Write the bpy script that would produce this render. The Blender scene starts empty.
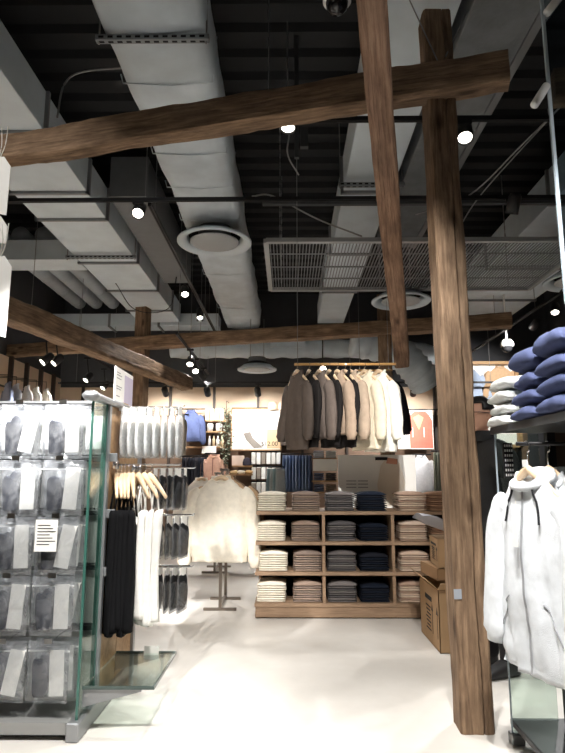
import bpy, bmesh, math, random
from mathutils import Vector, Matrix, noise, Euler
random.seed(7)
PI = math.pi
scene = bpy.context.scene
COL = scene.collection
# ------------------------------------------------------------------ camera
F, CH, PITCH, YAW = 586.0, 1.3, math.radians(9.446), math.radians(0.538)
cam_d = bpy.data.cameras.new('camera')
cam = bpy.data.objects.new('camera', cam_d); COL.objects.link(cam)
cam.location = (0, 0, CH); cam.rotation_euler = (PI/2 + PITCH, 0, YAW)
cam_d.sensor_fit = 'VERTICAL'; cam_d.sensor_height = 36; cam_d.lens = F/753*36; cam_d.clip_start = .05
scene.camera = cam
def at(px, py, Y):
    """point of the plane at depth Y measured from the photograph"""
    x = (px-282.5)/F; u = (376.5-py)/F
    y = math.cos(PITCH)-u*math.sin(PITCH); z = math.sin(PITCH)+u*math.cos(PITCH)
    rx = x*math.cos(YAW)-y*math.sin(YAW); ry = x*math.sin(YAW)+y*math.cos(YAW)
    t = Y/ry
    return Vector((rx*t, Y, CH+z*t))
# ------------------------------------------------------------------ materials
def lin(c):
    o = []
    for v in c[:3]:
        v /= 255.0
        o.append(v/12.92 if v <= .04045 else ((v+.055)/1.055)**2.4)
    return (*o, 1)
MATS = {}
def base_mat(name):
    m = bpy.data.materials.new(name); m.use_nodes = True
    nt = m.node_tree; b = nt.nodes['Principled BSDF']
    return m, nt, b
def pm(name, c, rough=.6, metal=0, var=.0, scale=8, bump=0, bscale=60, stretch=(1,1,1), spec=.5):
    if name in MATS: return MATS[name]
    m, nt, b = base_mat(name)
    b.inputs['Roughness'].default_value = rough; b.inputs['Metallic'].default_value = metal
    b.inputs['Specular IOR Level'].default_value = spec
    L = lin(c)
    tc = nt.nodes.new('ShaderNodeTexCoord'); mp = nt.nodes.new('ShaderNodeMapping')
    mp.inputs['Scale'].default_value = stretch
    nt.links.new(tc.outputs['Object'], mp.inputs['Vector'])
    n = nt.nodes.new('ShaderNodeTexNoise'); n.inputs['Scale'].default_value = scale; n.inputs['Detail'].default_value = 5
    nt.links.new(mp.outputs['Vector'], n.inputs['Vector'])
    r = nt.nodes.new('ShaderNodeValToRGB')
    r.color_ramp.elements[0].position = .3; r.color_ramp.elements[1].position = .7
    r.color_ramp.elements[0].color = (*[v*(1-var) for v in L[:3]], 1)
    r.color_ramp.elements[1].color = (*[min(1, v*(1+var)) for v in L[:3]], 1)
    nt.links.new(n.outputs['Fac'], r.inputs['Fac']); nt.links.new(r.outputs['Color'], b.inputs['Base Color'])
    if bump:
        n2 = nt.nodes.new('ShaderNodeTexNoise'); n2.inputs['Scale'].default_value = bscale; n2.inputs['Detail'].default_value = 3
        nt.links.new(mp.outputs['Vector'], n2.inputs['Vector'])
        bp = nt.nodes.new('ShaderNodeBump'); bp.inputs['Strength'].default_value = bump; bp.inputs['Distance'].default_value = .01
        nt.links.new(n2.outputs['Fac'], bp.inputs['Height']); nt.links.new(bp.outputs['Normal'], b.inputs['Normal'])
    MATS[name] = m
    return m
def fab(c, tag=None):
    return pm('fabric_%d_%d_%d' % tuple(c), c, .9, 0, .07, 25, .25, 300, spec=.15)
def wood_mat(name, dark, mid, light, gscale=1.0, knots=True, rough=.75, bump=.9):
    if name in MATS: return MATS[name]
    m, nt, b = base_mat(name); N = nt.nodes.new; K = nt.links.new
    b.inputs['Roughness'].default_value = rough; b.inputs['Specular IOR Level'].default_value = .25
    tc = N('ShaderNodeTexCoord'); mp = N('ShaderNodeMapping'); mp.inputs['Scale'].default_value = (.9*gscale, 12*gscale, 12*gscale)
    K(tc.outputs['Object'], mp.inputs['Vector'])
    n1 = N('ShaderNodeTexNoise'); n1.inputs['Scale'].default_value = 4; n1.inputs['Detail'].default_value = 8; n1.inputs['Roughness'].default_value = .65
    n1.inputs['Distortion'].default_value = .35
    K(mp.outputs['Vector'], n1.inputs['Vector'])
    mp2 = N('ShaderNodeMapping'); mp2.inputs['Scale'].default_value = (1.2, 2.5, 2.5); K(tc.outputs['Object'], mp2.inputs['Vector'])
    n2 = N('ShaderNodeTexNoise'); n2.inputs['Scale'].default_value = 4.0; n2.inputs['Detail'].default_value = 4
    K(mp2.outputs['Vector'], n2.inputs['Vector'])
    r = N('ShaderNodeValToRGB'); e = r.color_ramp.elements
    e[0].position = .3; e[0].color = lin(dark); e[1].position = .72; e[1].color = lin(light)
    x = e.new(.5); x.color = lin(mid)
    K(n1.outputs['Fac'], r.inputs['Fac'])
    r2 = N('ShaderNodeValToRGB'); r2.color_ramp.elements[0].position = .3; r2.color_ramp.elements[0].color = (.44,.42,.40,1)
    r2.color_ramp.elements[1].position = .65; r2.color_ramp.elements[1].color = (1,1,1,1); K(n2.outputs['Fac'], r2.inputs['Fac'])
    mx = N('ShaderNodeMixRGB'); mx.blend_type = 'MULTIPLY'; mx.inputs['Fac'].default_value = .8 if knots else .3
    K(r.outputs['Color'], mx.inputs['Color1']); K(r2.outputs['Color'], mx.inputs['Color2'])
    out = mx.outputs['Color']
    if knots:
        mp3 = N('ShaderNodeMapping'); mp3.inputs['Scale'].default_value = (1.6, 4, 4); K(tc.outputs['Object'], mp3.inputs['Vector'])
        v = N('ShaderNodeTexVoronoi'); v.inputs['Scale'].default_value = 1.3; K(mp3.outputs['Vector'], v.inputs['Vector'])
        r3 = N('ShaderNodeValToRGB'); r3.color_ramp.elements[0].position = .06; r3.color_ramp.elements[0].color = (.2,.16,.13,1)
        r3.color_ramp.elements[1].position = .17; r3.color_ramp.elements[1].color = (1,1,1,1); K(v.outputs['Distance'], r3.inputs['Fac'])
        m2 = N('ShaderNodeMixRGB'); m2.blend_type = 'MULTIPLY'; m2.inputs['Fac'].default_value = .8
        K(out, m2.inputs['Color1']); K(r3.outputs['Color'], m2.inputs['Color2']); out = m2.outputs['Color']
    K(out, b.inputs['Base Color'])
    bp = N('ShaderNodeBump'); bp.inputs['Strength'].default_value = bump; bp.inputs['Distance'].default_value = .02
    K(n1.outputs['Fac'], bp.inputs['Height']); K(bp.outputs['Normal'], b.inputs['Normal'])
    MATS[name] = m
    return m
def glass_mat(name, tint, gloss=.12, body=0.0, bodycol=(230,235,240), wr=0, rough=.05):
    if name in MATS: return MATS[name]
    m, nt, b = base_mat(name); N = nt.nodes.new; K = nt.links.new
    nt.nodes.remove(b); out = nt.nodes['Material Output']
    t = N('ShaderNodeBsdfTransparent'); t.inputs['Color'].default_value = lin(tint)
    g = N('ShaderNodeBsdfGlossy'); g.inputs['Roughness'].default_value = rough
    lw = N('ShaderNodeLayerWeight'); lw.inputs['Blend'].default_value = .35
    mul = N('ShaderNodeMath'); mul.operation = 'MULTIPLY_ADD'; mul.inputs[1].default_value = .5; mul.inputs[2].default_value = gloss
    K(lw.outputs['Fresnel'], mul.inputs[0])
    mix = N('ShaderNodeMixShader'); K(mul.outputs[0], mix.inputs['Fac']); 
    first = t
    if body:
        d = N('ShaderNodeBsdfDiffuse'); d.inputs['Color'].default_value = lin(bodycol)
        tl = N('ShaderNodeBsdfTranslucent'); tl.inputs['Color'].default_value = lin(bodycol)
        md = N('ShaderNodeMixShader'); md.inputs['Fac'].default_value = .4; K(d.outputs[0], md.inputs[1]); K(tl.outputs[0], md.inputs[2])
        mb = N('ShaderNodeMixShader'); mb.inputs['Fac'].default_value = body
        K(t.outputs[0], mb.inputs[1]); K(md.outputs[0], mb.inputs[2]); first = mb
        if wr:
            tc = N('ShaderNodeTexCoord'); n = N('ShaderNodeTexNoise'); n.inputs['Scale'].default_value = wr; n.inputs['Detail'].default_value = 3; n.inputs['Distortion'].default_value = 1.5
            K(tc.outputs['Object'], n.inputs['Vector'])
            rr = N('ShaderNodeMapRange'); rr.inputs['From Min'].default_value = .4; rr.inputs['From Max'].default_value = .7
            rr.inputs['To Min'].default_value = body*.5; rr.inputs['To Max'].default_value = min(1, body*2)
            K(n.outputs['Fac'], rr.inputs['Value']); K(rr.outputs[0], mb.inputs['Fac'])
            bp = N('ShaderNodeBump'); bp.inputs['Strength'].default_value = .9; bp.inputs['Distance'].default_value = .02
            K(n.outputs['Fac'], bp.inputs['Height']); K(bp.outputs['Normal'], g.inputs['Normal'])
    K(first.outputs[0], mix.inputs[1]); K(g.outputs[0], mix.inputs[2]); K(mix.outputs[0], out.inputs['Surface'])
    MATS[name] = m
    return m
def emit_mat(name, c, s):
    if name in MATS: return MATS[name]
    m, nt, b = base_mat(name)
    b.inputs['Emission Color'].default_value = lin(c); b.inputs['Emission Strength'].default_value = s
    b.inputs['Base Color'].default_value = lin(c)
    MATS[name] = m
    return m
TIMBER = wood_mat('old_timber', (104,83,66), (143,117,93), (174,146,118), knots=True)
TIMBER2 = wood_mat('old_timber_reddish', (114,88,72), (154,122,100), (182,150,124), knots=True)
OAK = wood_mat('light_oak', (150,116,80), (172,138,100), (190,156,118), 1.2, False, .5, .1)
WALNUT = wood_mat('brown_shelf_wood', (132,108,86), (152,126,102), (166,140,114), 1.2, False, .55, .1)
DARKW = pm('dark_shelf_back', (72,58,47), .7, 0, .1)
HANGW = pm('hanger_wood', (220,192,158), .5, 0, .08, 20)
HANGB = pm('hanger_wood_brown', (120,86,62), .5, 0, .08, 20)
BLACK = pm('black_metal', (22,22,24), .45, .2)
BLACKP = pm('black_plastic', (26,26,28), .5)
DGREY = pm('dark_grey_metal', (72,74,76), .5, .3, .05)
GREYM = pm('grey_metal', (150,152,154), .4, .6, .05)
CHROME = pm('chrome', (215,216,218), .18, 1)
STEELB = pm('brushed_bronze_steel', (128,118,108), .35, .8)
WIRE = pm('steel_wire', (150,150,150), .4, .7)
DUCT = pm('galvanised_duct', (206,217,224), .6, .05, .07, 3)
DUCTI = pm('insulated_duct', (204,215,223), .6, .05, .10, 4, .35, 14)
DUCTD = pm('dark_fibre_duct', (112,116,119), .85, 0, .14, 7, .4, 25)
PIPE = pm('duct_pipe', (184,192,198), .55, .05, .06)
STRUT = pm('strut_channel', (140,143,146), .4, .6)
DARKHOLE = pm('dark_hole', (14,14,15), .9)
WHITEP = pm('white_plastic', (228,228,226), .4)
PAPER = pm('white_paper', (240,238,232), .8, 0, .02)
CARD = pm('cardboard', (166,134,98), .85, 0, .05, 12)
CARDD = pm('cardboard_brown', (146,114,80), .85, 0, .05, 12)
INK = pm('black_ink', (30,27,25), .8)
GINK = pm('grey_ink', (150,146,146), .8)
LINK = pm('lavender_ink', (196,186,204), .8)
RED = pm('red_ink', (200,60,66), .8)
LENS = emit_mat('lamp_lens', (255,246,232), 9)
GLASS = glass_mat('clear_glass', (238,246,242), .05)
GLASSE = pm('green_glass_edge', (62,104,94), .2)
GLASSG = pm('pale_glass_edge', (176,190,200), .25)
BAG = glass_mat('plastic_bag', (246,248,250), .07, .13, (240,243,248), 7, .14)
PACK = glass_mat('plastic_pack', (246,248,250), .12, .16, (236,240,246), 16, .12)
SKIN = pm('skin', (210,162,136), .55)
HAIR = pm('black_hair', (20,18,18), .5)
# ------------------------------------------------------------------ mesh helpers
def merge(bm, src, M=None, mi=0):
    vm = {}
    for v in src.verts: vm[v] = bm.verts.new(M @ v.co if M is not None else v.co)
    for f in src.faces:
        try:
            nf = bm.faces.new([vm[v] for v in f.verts]); nf.material_index = mi
        except ValueError: pass
    src.free()
def box(bm, c, s, rot=None, bev=0, mi=0, seg=1):
    t = bmesh.new(); bmesh.ops.create_cube(t, size=1)
    for v in t.verts: v.co = Vector((v.co.x*s[0], v.co.y*s[1], v.co.z*s[2]))
    if bev: bmesh.ops.bevel(t, geom=list(t.edges), offset=bev, segments=seg, affect='EDGES', profile=.6)
    M = Matrix.Translation(c)
    if rot is not None: M = M @ (rot if isinstance(rot, Matrix) else Euler(rot).to_matrix().to_4x4())
    merge(bm, t, M, mi)
def bx(bm, x0, x1, y0, y1, z0, z1, bev=0, mi=0):
    box(bm, ((x0+x1)/2, (y0+y1)/2, (z0+z1)/2), (abs(x1-x0), abs(y1-y0), abs(z1-z0)), None, bev, mi)
def loft(bm, rings, cap0=True, cap1=True, mi=0):
    R = [[bm.verts.new(p) for p in r] for r in rings]; n = len(R[0])
    for a, b in zip(R, R[1:]):
        for i in range(n):
            j = (i+1) % n
            try: bm.faces.new((a[i], a[j], b[j], b[i])).material_index = mi
            except ValueError: pass
    if cap0: bm.faces.new(list(reversed(R[0]))).material_index = mi
    if cap1: bm.faces.new(R[-1]).material_index = mi
def frame_of(d):
    d = d.normalized(); up = Vector((0,0,1)) if abs(d.z) < .95 else Vector((1,0,0))
    u = d.cross(up).normalized(); return u, d.cross(u).normalized()
def tube(bm, pts, r, n=8, mi=0, flat=1.0):
    pts = [Vector(p) for p in pts]; rings = []
    for i, p in enumerate(pts):
        d = (pts[min(i+1, len(pts)-1)]-pts[max(i-1, 0)])
        u, w = frame_of(d); rr = r[i] if isinstance(r, (list, tuple)) else r
        rings.append([p+u*math.cos(2*PI*k/n)*rr+w*math.sin(2*PI*k/n)*rr*flat for k in range(n)])
    loft(bm, rings, True, True, mi)
def lathe(bm, prof, n=40, c=(0,0,0), mi=0, M=None):
    rings = []
    for r, z in prof:
        ring = [Vector((r*math.cos(2*PI*k/n), r*math.sin(2*PI*k/n), z)) for k in range(n)]
        rings.append([(M @ p if M is not None else p)+Vector(c) for p in ring])
    loft(bm, rings, False, False, mi)
def disc(bm, r, c, n=32, mi=0, M=None):
    vs = [Vector((r*math.cos(2*PI*k/n), r*math.sin(2*PI*k/n), 0)) for k in range(n)]
    bm.faces.new([bm.verts.new((M @ p if M is not None else p)+Vector(c)) for p in vs]).material_index = mi
def curve(pts, n=8):
    """Catmull-Rom through the points"""
    P = [Vector(p) for p in pts]; P = [P[0]*2-P[1]] + P + [P[-1]*2-P[-2]]; out = []
    for i in range(1, len(P)-2):
        for k in range(n):
            t = k/n; a, b, c, d = P[i-1], P[i], P[i+1], P[i+2]
            out.append(.5*((2*b)+(c-a)*t+(2*a-5*b+4*c-d)*t*t+(3*b-a-3*c+d)*t**3))
    out.append(P[-2]); return out
def obj(name, bm, mat, parent=None, smooth=False, loc=None, rot=None):
    bmesh.ops.recalc_face_normals(bm, faces=bm.faces)
    me = bpy.data.meshes.new(name); bm.to_mesh(me); bm.free()
    for m in (mat if isinstance(mat, (list, tuple)) else [mat]): me.materials.append(m)
    if smooth:
        for p in me.polygons: p.use_smooth = True
    o = bpy.data.objects.new(name, me); COL.objects.link(o)
    if parent: o.parent = parent
    if loc is not None: o.location = loc
    if rot is not None: o.rotation_euler = rot
    return o
def tag(o, label, cat, group=None, kind=None):
    o['label'] = label; o['category'] = cat
    if group: o['group'] = group
    if kind: o['kind'] = kind
    return o
def thing(name, label, cat, loc=(0,0,0), rot=(0,0,0), group=None):
    o = bpy.data.objects.new(name, None); COL.objects.link(o); o.empty_display_size = .1
    o.location = loc; o.rotation_euler = rot
    return tag(o, label, cat, group)
def struct(name, bm, mat, smooth=False):
    o = obj(name, bm, mat, None, smooth); o['kind'] = 'structure'; return o
def dup(root, loc=None, rot=None, label=None):
    r = root.copy(); COL.objects.link(r)
    if loc is not None: r.location = loc
    if rot is not None: r.rotation_euler = rot
    if label: r['label'] = label
    for ch in list(root.children):
        c = ch.copy(); COL.objects.link(c); c.parent = r
        for g in ch.children:
            d = g.copy(); COL.objects.link(d); d.parent = c
    return r
def B(): return bmesh.new()
def text_part(name, s, size, mat, parent, M, align='LEFT', depth=.001):
    cu = bpy.data.curves.new('txt', 'FONT'); cu.body = s; cu.size = size; cu.extrude = depth; cu.align_x = align
    t = bpy.data.objects.new('txt', cu); COL.objects.link(t)
    dg = bpy.context.evaluated_depsgraph_get(); me = bpy.data.meshes.new_from_object(t.evaluated_get(dg))
    bpy.data.objects.remove(t); bpy.data.curves.remove(cu)
    me.transform(M); me.materials.clear(); me.materials.append(mat)
    o = bpy.data.objects.new(name, me); COL.objects.link(o); o.parent = parent
    return o
FRONT = Matrix.Rotation(PI/2, 4, 'X')                      # text plane facing -Y
ORD = ['first','second','third','fourth','fifth','sixth','seventh','eighth','ninth','tenth','eleventh','twelfth']
def nz(x, y, z): return noise.noise(Vector((x, y, z)))
# ------------------------------------------------------------------ the room
X0, X1, Y0, Y1, ZC = -4.9, 5.6, -3.2, 12.4, 5.25
m, nt, b = base_mat('polished_concrete'); N = nt.nodes.new; K = nt.links.new
tc = N('ShaderNodeTexCoord'); n1 = N('ShaderNodeTexNoise'); n1.inputs['Scale'].default_value = .9; n1.inputs['Detail'].default_value = 9; n1.inputs['Roughness'].default_value = .6
K(tc.outputs['Object'], n1.inputs['Vector'])
r = N('ShaderNodeValToRGB'); r.color_ramp.elements[0].position = .3; r.color_ramp.elements[0].color = lin((198,193,185)); r.color_ramp.elements[1].position = .7; r.color_ramp.elements[1].color = lin((226,222,215))
K(n1.outputs['Fac'], r.inputs['Fac']); K(r.outputs['Color'], b.inputs['Base Color'])
n2 = N('ShaderNodeTexNoise'); n2.inputs['Scale'].default_value = 5; n2.inputs['Detail'].default_value = 5; K(tc.outputs['Object'], n2.inputs['Vector'])
mr = N('ShaderNodeMapRange'); mr.inputs['To Min'].default_value = .28; mr.inputs['To Max'].default_value = .5; K(n2.outputs['Fac'], mr.inputs['Value']); K(mr.outputs[0], b.inputs['Roughness'])
b.inputs['Specular IOR Level'].default_value = .35
FLOOR = m
bm = B(); bx(bm, X0, X1, Y0, Y1, -.1, 0); struct('floor', bm, FLOOR)
DECK = pm('painted_deck', (40,41,43), .85, 0, .12, 3)
bm = B(); prof = []
y = Y0
while y < Y1:
    prof += [(y, ZC), (y+.13, ZC), (y+.16, ZC-.07), (y+.29, ZC-.07)]; y += .32
prof = [p for p in prof if p[0] <= Y1] + [(Y1, ZC)]
va = [bm.verts.new((X0, p[0], p[1])) for p in prof]; vb = [bm.verts.new((X1, p[0], p[1])) for p in prof]
for i in range(len(prof)-1): bm.faces.new((va[i], va[i+1], vb[i+1], vb[i]))
bx(bm, X0, X1, Y0, Y1, ZC+.01, ZC+.08)
struct('ceiling', bm, DECK)
WALLD = pm('wall_dark_paint', (70,71,74), .8, 0, .05)
WALLC = pm('wall_cream_paint', (206,190,168), .8, 0, .04)
bm = B(); bx(bm, X0, X1, Y1, Y1+.1, 0, ZC+.08); struct('wall_back', bm, WALLD)
bm = B(); bx(bm, X0-.1, X0, Y0-.1, Y1+.1, 0, ZC+.08); struct('wall_left', bm, WALLD)
bm = B(); bx(bm, X1, X1+.1, Y0-.1, Y1+.1, 0, ZC+.08); struct('wall_right', bm, WALLD)
bm = B(); bx(bm, X0, X1, Y0-.1, Y0, 0, ZC+.08); struct('wall_front', bm, WALLC)
PANEL = pm('beige_wall_panel', (214,190,164), .7, 0, .04, 5)
PANELB = pm('brown_wall_panel', (122,98,80), .7, 0, .06, 5)
UPR = pm('upright_brown', (64,54,48), .5, .2)
# back wall panelling (beige frieze, brown field) and its dark uprights
for k, (mat, z0, z1) in enumerate(((PANELB, 0, 2.52), (PANEL, 2.52, 3.12))):
    bm = B(); bx(bm, X0+.05, X1-.6, 12.32, 12.38, z0, z1); struct('trim_%d' % (k+1), bm, mat)
bm = B()
x = -4.35
while x < 4.9:
    bx(bm, x-.025, x+.025, 12.26, 12.33, 0, 3.14); x += .93
struct('trim_3', bm, UPR)
bm = B(); bx(bm, X0+.01, X0+.06, 2.0, 12.3, 0, 3.3); struct('trim_4', bm, PANEL)
bm = B()
yy = 5.0
while yy < 12.3:
    bx(bm, X0+.05, X0+.13, yy-.03, yy+.03, 0, 3.32); yy += .62
for z in (2.75, 2.2): bx(bm, X0+.12, X0+.15, 5, 12.2, z-.012, z+.012)
struct('trim_5', bm, UPR)
# ------------------------------------------------------------------ timber frame
def beam_bm(L, w, h, seed, rough=.006, groove=None, taper=1.0):
    """rough sawn timber along +X, section w (Y) by h (Z) about the axis"""
    bm = B(); nl = max(8, int(L/.07)); rings = []
    for i in range(nl+1):
        x = L*i/nl; k = 1+(taper-1)*i/nl; ww, hh = w*k/2, h*k/2; c = .012
        sec = []
        m_ = 5
        for q in range(m_+1): sec.append((-ww+c+(2*ww-2*c)*q/m_, -hh))
        for q in range(m_+1): sec.append((ww, -hh+c+(2*hh-2*c)*q/m_))
        for q in range(m_+1): sec.append((ww-c-(2*ww-2*c)*q/m_, hh))
        if groove is None:
            for q in range(m_+1): sec.append((-ww, hh-c-(2*hh-2*c)*q/m_))
        else:
            g = groove + .010*nz(x*2.2, seed, 3)+.004*nz(x*13, seed, 8); gw = .0035+.003*nz(x*3, seed, 1)
            for a in (hh-c, (hh-c+g)/2, g+max(gw,.0012)): sec.append((-ww, a))
            sec.append((-ww+.035, g))
            for a in (g-max(gw,.0012), (g-hh+c)/2, -hh+c): sec.append((-ww, a))
        ring = []
        for (y, z) in sec:
            d = rough*nz(x*2.5, y*9+seed, z*9)+rough*.6*nz(x*9, y*22, z*22+seed)
            s = 1+d/(.5*max(w, h)); ring.append(Vector((x+(.006*nz(y*20, z*20, seed) if i in (0, nl) else 0), y*s, z*s)))
        rings.append(ring)
    loft(bm, rings)
    return bm
def place_beam(name, a, b_, w, h, seed, label, cat='beam', mat=TIMBER, rough=.007, **kw):
    a, b_ = Vector(a), Vector(b_); d = b_-a
    bm = beam_bm(d.length, w, h, seed, rough, **kw)
    o = obj(name, bm, mat, None, True)
    ang = math.atan2(d.y, d.x); el = math.asin(d.z/d.length)
    o.matrix_world = Matrix.Translation(a) @ Matrix.Rotation(ang, 4, 'Z') @ Matrix.Rotation(-el, 4, 'Y')
    tag(o, label, cat)
    md = o.modifiers.new('edges', 'EDGE_SPLIT'); md.split_angle = math.radians(40)
    return o
def place_post(x, y, z1, w, seed, label, ang=0, mat=TIMBER, groove=None, lean=0):
    bm = beam_bm(z1, w, w, seed, .006, groove)
    # local +X -> world +Z ; local -Y stays -Y ; local +Z -> -X
    for v in bm.verts: v.co = Vector(v.co)
    o = obj('timber_post', bm, mat, None, True)
    o.matrix_world = Matrix.Translation((x, y, 0)) @ Matrix.Rotation(ang, 4, 'Z') @ Matrix.Rotation(-PI/2-lean, 4, 'Y')
    md = o.modifiers.new('edges', 'EDGE_SPLIT'); md.split_angle = math.radians(40)
    return tag(o, label, 'post')
post1 = place_post(.962, 3.31, 4.15, .170, 3, 'tall cracked timber post in the foreground standing on the floor', 0, TIMBER, -.028, .0075)
bm = B(); bx(bm, -.025, .025, -.002, .0, -.02, .02)
obj('tape_patch', bm, pm('grey_tape', (150,156,164), .5), post1, loc=(.68, -.089, .07))
post1.children[0].rotation_euler = (0, 0, 0)
place_beam('timber_beam', (1.30, 3.125, 3.645), (-2.12, 3.98, 3.645), .14, .205, 11, 'long thick timber beam crossing in front of the foreground post top', rough=.012)
place_beam('timber_beam', (1.66, 3.34, 3.68), (3.4, 2.95, 3.68), .14, .2, 12, 'short end of timber beam at the upper right edge')
place_beam('timber_beam', (.18, 1.45, 3.75), (1.12, 5.66, 2.385), .138, .13, 21, 'sloping reddish timber beam running towards the back over the hanging jackets', mat=TIMBER2, rough=.006)
place_beam('timber_beam', (3.13, 8.0, 3.42), (-4.85, 10.0, 3.42), .2, .2, 31, 'far timber beam crossing the whole shop in front of the ducts', rough=.009)
place_beam('timber_beam', (-2.75, 3.2, 2.69), (-1.58, 9.05, 2.69), .19, .2, 41, 'weathered timber beam on the left running away towards the back', rough=.012)
place_post(-2.42, 9.48, 4.04, .2, 51, 'timber post in the left background under the far beam', -.25)
place_post(1.44, 8.52, 3.95, .19, 61, 'timber post in the background behind the hanging jackets', -.25)
# steel tie wires at the foreground joint
for a, b_, w in (((.93, 3.2, 3.72), (.55, 3.3, 4.9), 'left'), ((.96, 3.2, 3.80), (1.55, 3.9, 5.15), 'right')):
    bm = B(); tube(bm, [a, b_], .004, 6); tag(obj('tie_wire', bm, WIRE), 'thin steel wire tying the foreground post up to the %s' % w, 'wire')
# ------------------------------------------------------------------ ducts and ceiling services
def rod(name, x, y, z0, z1, label, r=.006, mat=WIRE, cat='rod', group=None):
    bm = B(); tube(bm, [(x, y, z0), (x, y, z1)], r, 6); return tag(obj(name, bm, mat), label, cat, group)
# insulated main duct
t = thing('insulated_duct', 'wide silver wrapped air duct running overhead left of centre', 'duct', (0, 0, 4.3))
bm = B(); rings = []
for i in range(121):
    yy = .5+11.3*i/120; xl, xr = -1.235, -.59; zz = []
    bulge = .03*abs(math.sin(yy*2.1))+.012*nz(yy*3, 1, 1)
    sec = []
    for q in range(7): sec.append((xl+(xr-xl)*q/6, -.02*math.sin(PI*q/6)-bulge))
    for q in range(4): sec.append((xr+.02+bulge*.7, .06+.3*q/3))
    for q in range(7): sec.append((xr-(xr-xl)*q/6, .42))
    for q in range(4): sec.append((xl-.02-bulge*.7, .36-.3*q/3))
    rings.append([Vector((x+.02*nz(yy*2.5, x*4, z*4), yy, z+.014*nz(yy*3, x*5, 7))) for x, z in sec])
loft(bm, rings); obj('duct_casing', bm, DUCTI, t, True)
for yy in (1.6, 2.9, 4.05, 5.05, 5.7, 6.5, 8.4, 10.2):
    bm = B(); tube(bm, [(-1.28, yy, .03), (-1.26, yy, -.045), (-.915, yy+.01, -.062), (-.57, yy, -.045), (-.55, yy, .35)], .006, 5)
    obj('seam_band', bm, DUCT, t, True)
def strut_channel(x0, x1, y, z, label, zt=ZC+.02, drop=True):
    s = thing('strut_channel', label, 'channel', ((x0+x1)/2, y, z))
    L = x1-x0; bm = B(); box(bm, (0, 0, 0), (L, .045, .045), None, .004)
    k = -L/2+.04
    while k < L/2-.03:
        box(bm, (k, -.0225, 0), (.035, .003, .016), mi=1); box(bm, (k, 0, -.0225), (.035, .016, .003), mi=1); k += .062
    obj('slotted_bar', bm, [STRUT, DARKHOLE], s)
    if drop:
        for sx in (-1, 1):
            bm = B(); tube(bm, [(sx*(L/2-.02), 0, -.04), (sx*(L/2-.02), 0, zt-z)], .006, 6); obj('threaded_rod', bm, WIRE, s)
strut_channel(-1.30, -.53, 3.54, 4.215, 'slotted steel channel under the silver wrapped duct, nearest one')
# sheet metal duct B (left), with flanges
def rect_duct(name, label, x0, x1, y0, y1, z0, h, mat, flanges=(), axis='Y', fm=STRUT):
    t = thing(name, label, 'duct', (0, 0, z0))
    bm = B(); bx(bm, x0, x1, y0, y1, 0, h, .006); obj('duct_casing', bm, mat, t)
    for f in flanges:
        bm = B()
        if axis == 'Y':
            bx(bm, x0-.03, x1+.03, f-.02, f+.02, -.03, 0); bx(bm, x0-.03, x0, f-.02, f+.02, -.03, h); bx(bm, x1, x1+.03, f-.02, f+.02, -.03, h)
        else:
            bx(bm, f-.02, f+.02, y0-.03, y1+.03, -.03, 0); bx(bm, f-.02, f+.02, y0-.03, y0, -.03, h)
        obj('flange', bm, fm, t)
    return t
rect_duct('sheet_metal_duct', 'long flat grey sheet metal duct running overhead on the left', -2.98, -2.16, 1.5, 11.4, 4.3, .38, DUCT, (3.3, 4.75, 5.88, 6.55, 8.0, 9.3, 10.5))
strut_channel(-3.05, -2.08, 7.65, 4.24, 'slotted steel channel under the flat left duct')
rect_duct('sheet_metal_duct', 'grey side branch duct crossing at far left behind the pipes', X0+.02, -2.99, 7.9, 8.35, 4.3, .3, DUCT)
rect_duct('sheet_metal_duct', 'thin cross duct at the back above the left timber post', X0+.02, -1.4, 11.45, 11.9, 4.25, .25, DUCT, (-3.6, -2.6), 'X')
rect_duct('sheet_metal_duct', 'dark boxy duct beside the flat left duct', -2.06, -1.62, 6.3, 9.4, 4.45, .5, pm('dark_duct', (112,115,118), .6, .05, .06))
rect_duct('sheet_metal_duct', 'grey duct running overhead behind the sloping timber beam', .60, 1.12, .8, 11.5, 4.3, .4, DUCT, (5.9, 7.7, 9.4))
strut_channel(.52, 1.2, 5.62, 4.23, 'slotted steel channel under the duct behind the sloping beam')
t = rect_duct('fibre_duct', 'dark fuzzy lined duct overhead right of the foreground post', 1.2, 1.66, .6, 7.5, 4.3, .46, DUCTD)
bm = B(); bx(bm, 1.66, 1.72, .6, 7.5, -.01, .05); obj('edge_angle', bm, pm('angle_grey', (120,122,124), .5, .3), t)
rect_duct('sheet_metal_duct', 'very wide pale duct overhead at far right', 2.95, 4.3, 4.6, 11.2, 4.3, .4, pm('pale_duct', (212,222,228), .55, .05, .05), (6.2, 8.3, 9.9))
# round pipes at left
for k in range(4):
    px = (57, 72, 87, 101)[k]
    p = at(px, 313, 11.3); zz = 4.72
    bm = B(); x = -3.2-.34*(3-k)
    tube(bm, [(x, 8.0, zz), (x, 11.44, zz)], .125, 20)
    for q in range(5): tube(bm, [(x, 8.4+q*.7, zz), (x, 8.43+q*.7, zz)], .131, 20)
    tag(obj('round_pipe', bm, PIPE, None, True), 'round grey ventilation pipe at left ceiling, %s from the left of four' % ORD[k], 'pipe', 'row of four round pipes')
bm = B(); tube(bm, [(-3.9, 4.6, 4.55), (-3.9, 6.4, 4.55)], .13, 20)
tag(obj('round_pipe', bm, PIPE, None, True), 'short round pipe alone at far left above the hanging papers', 'pipe')
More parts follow.
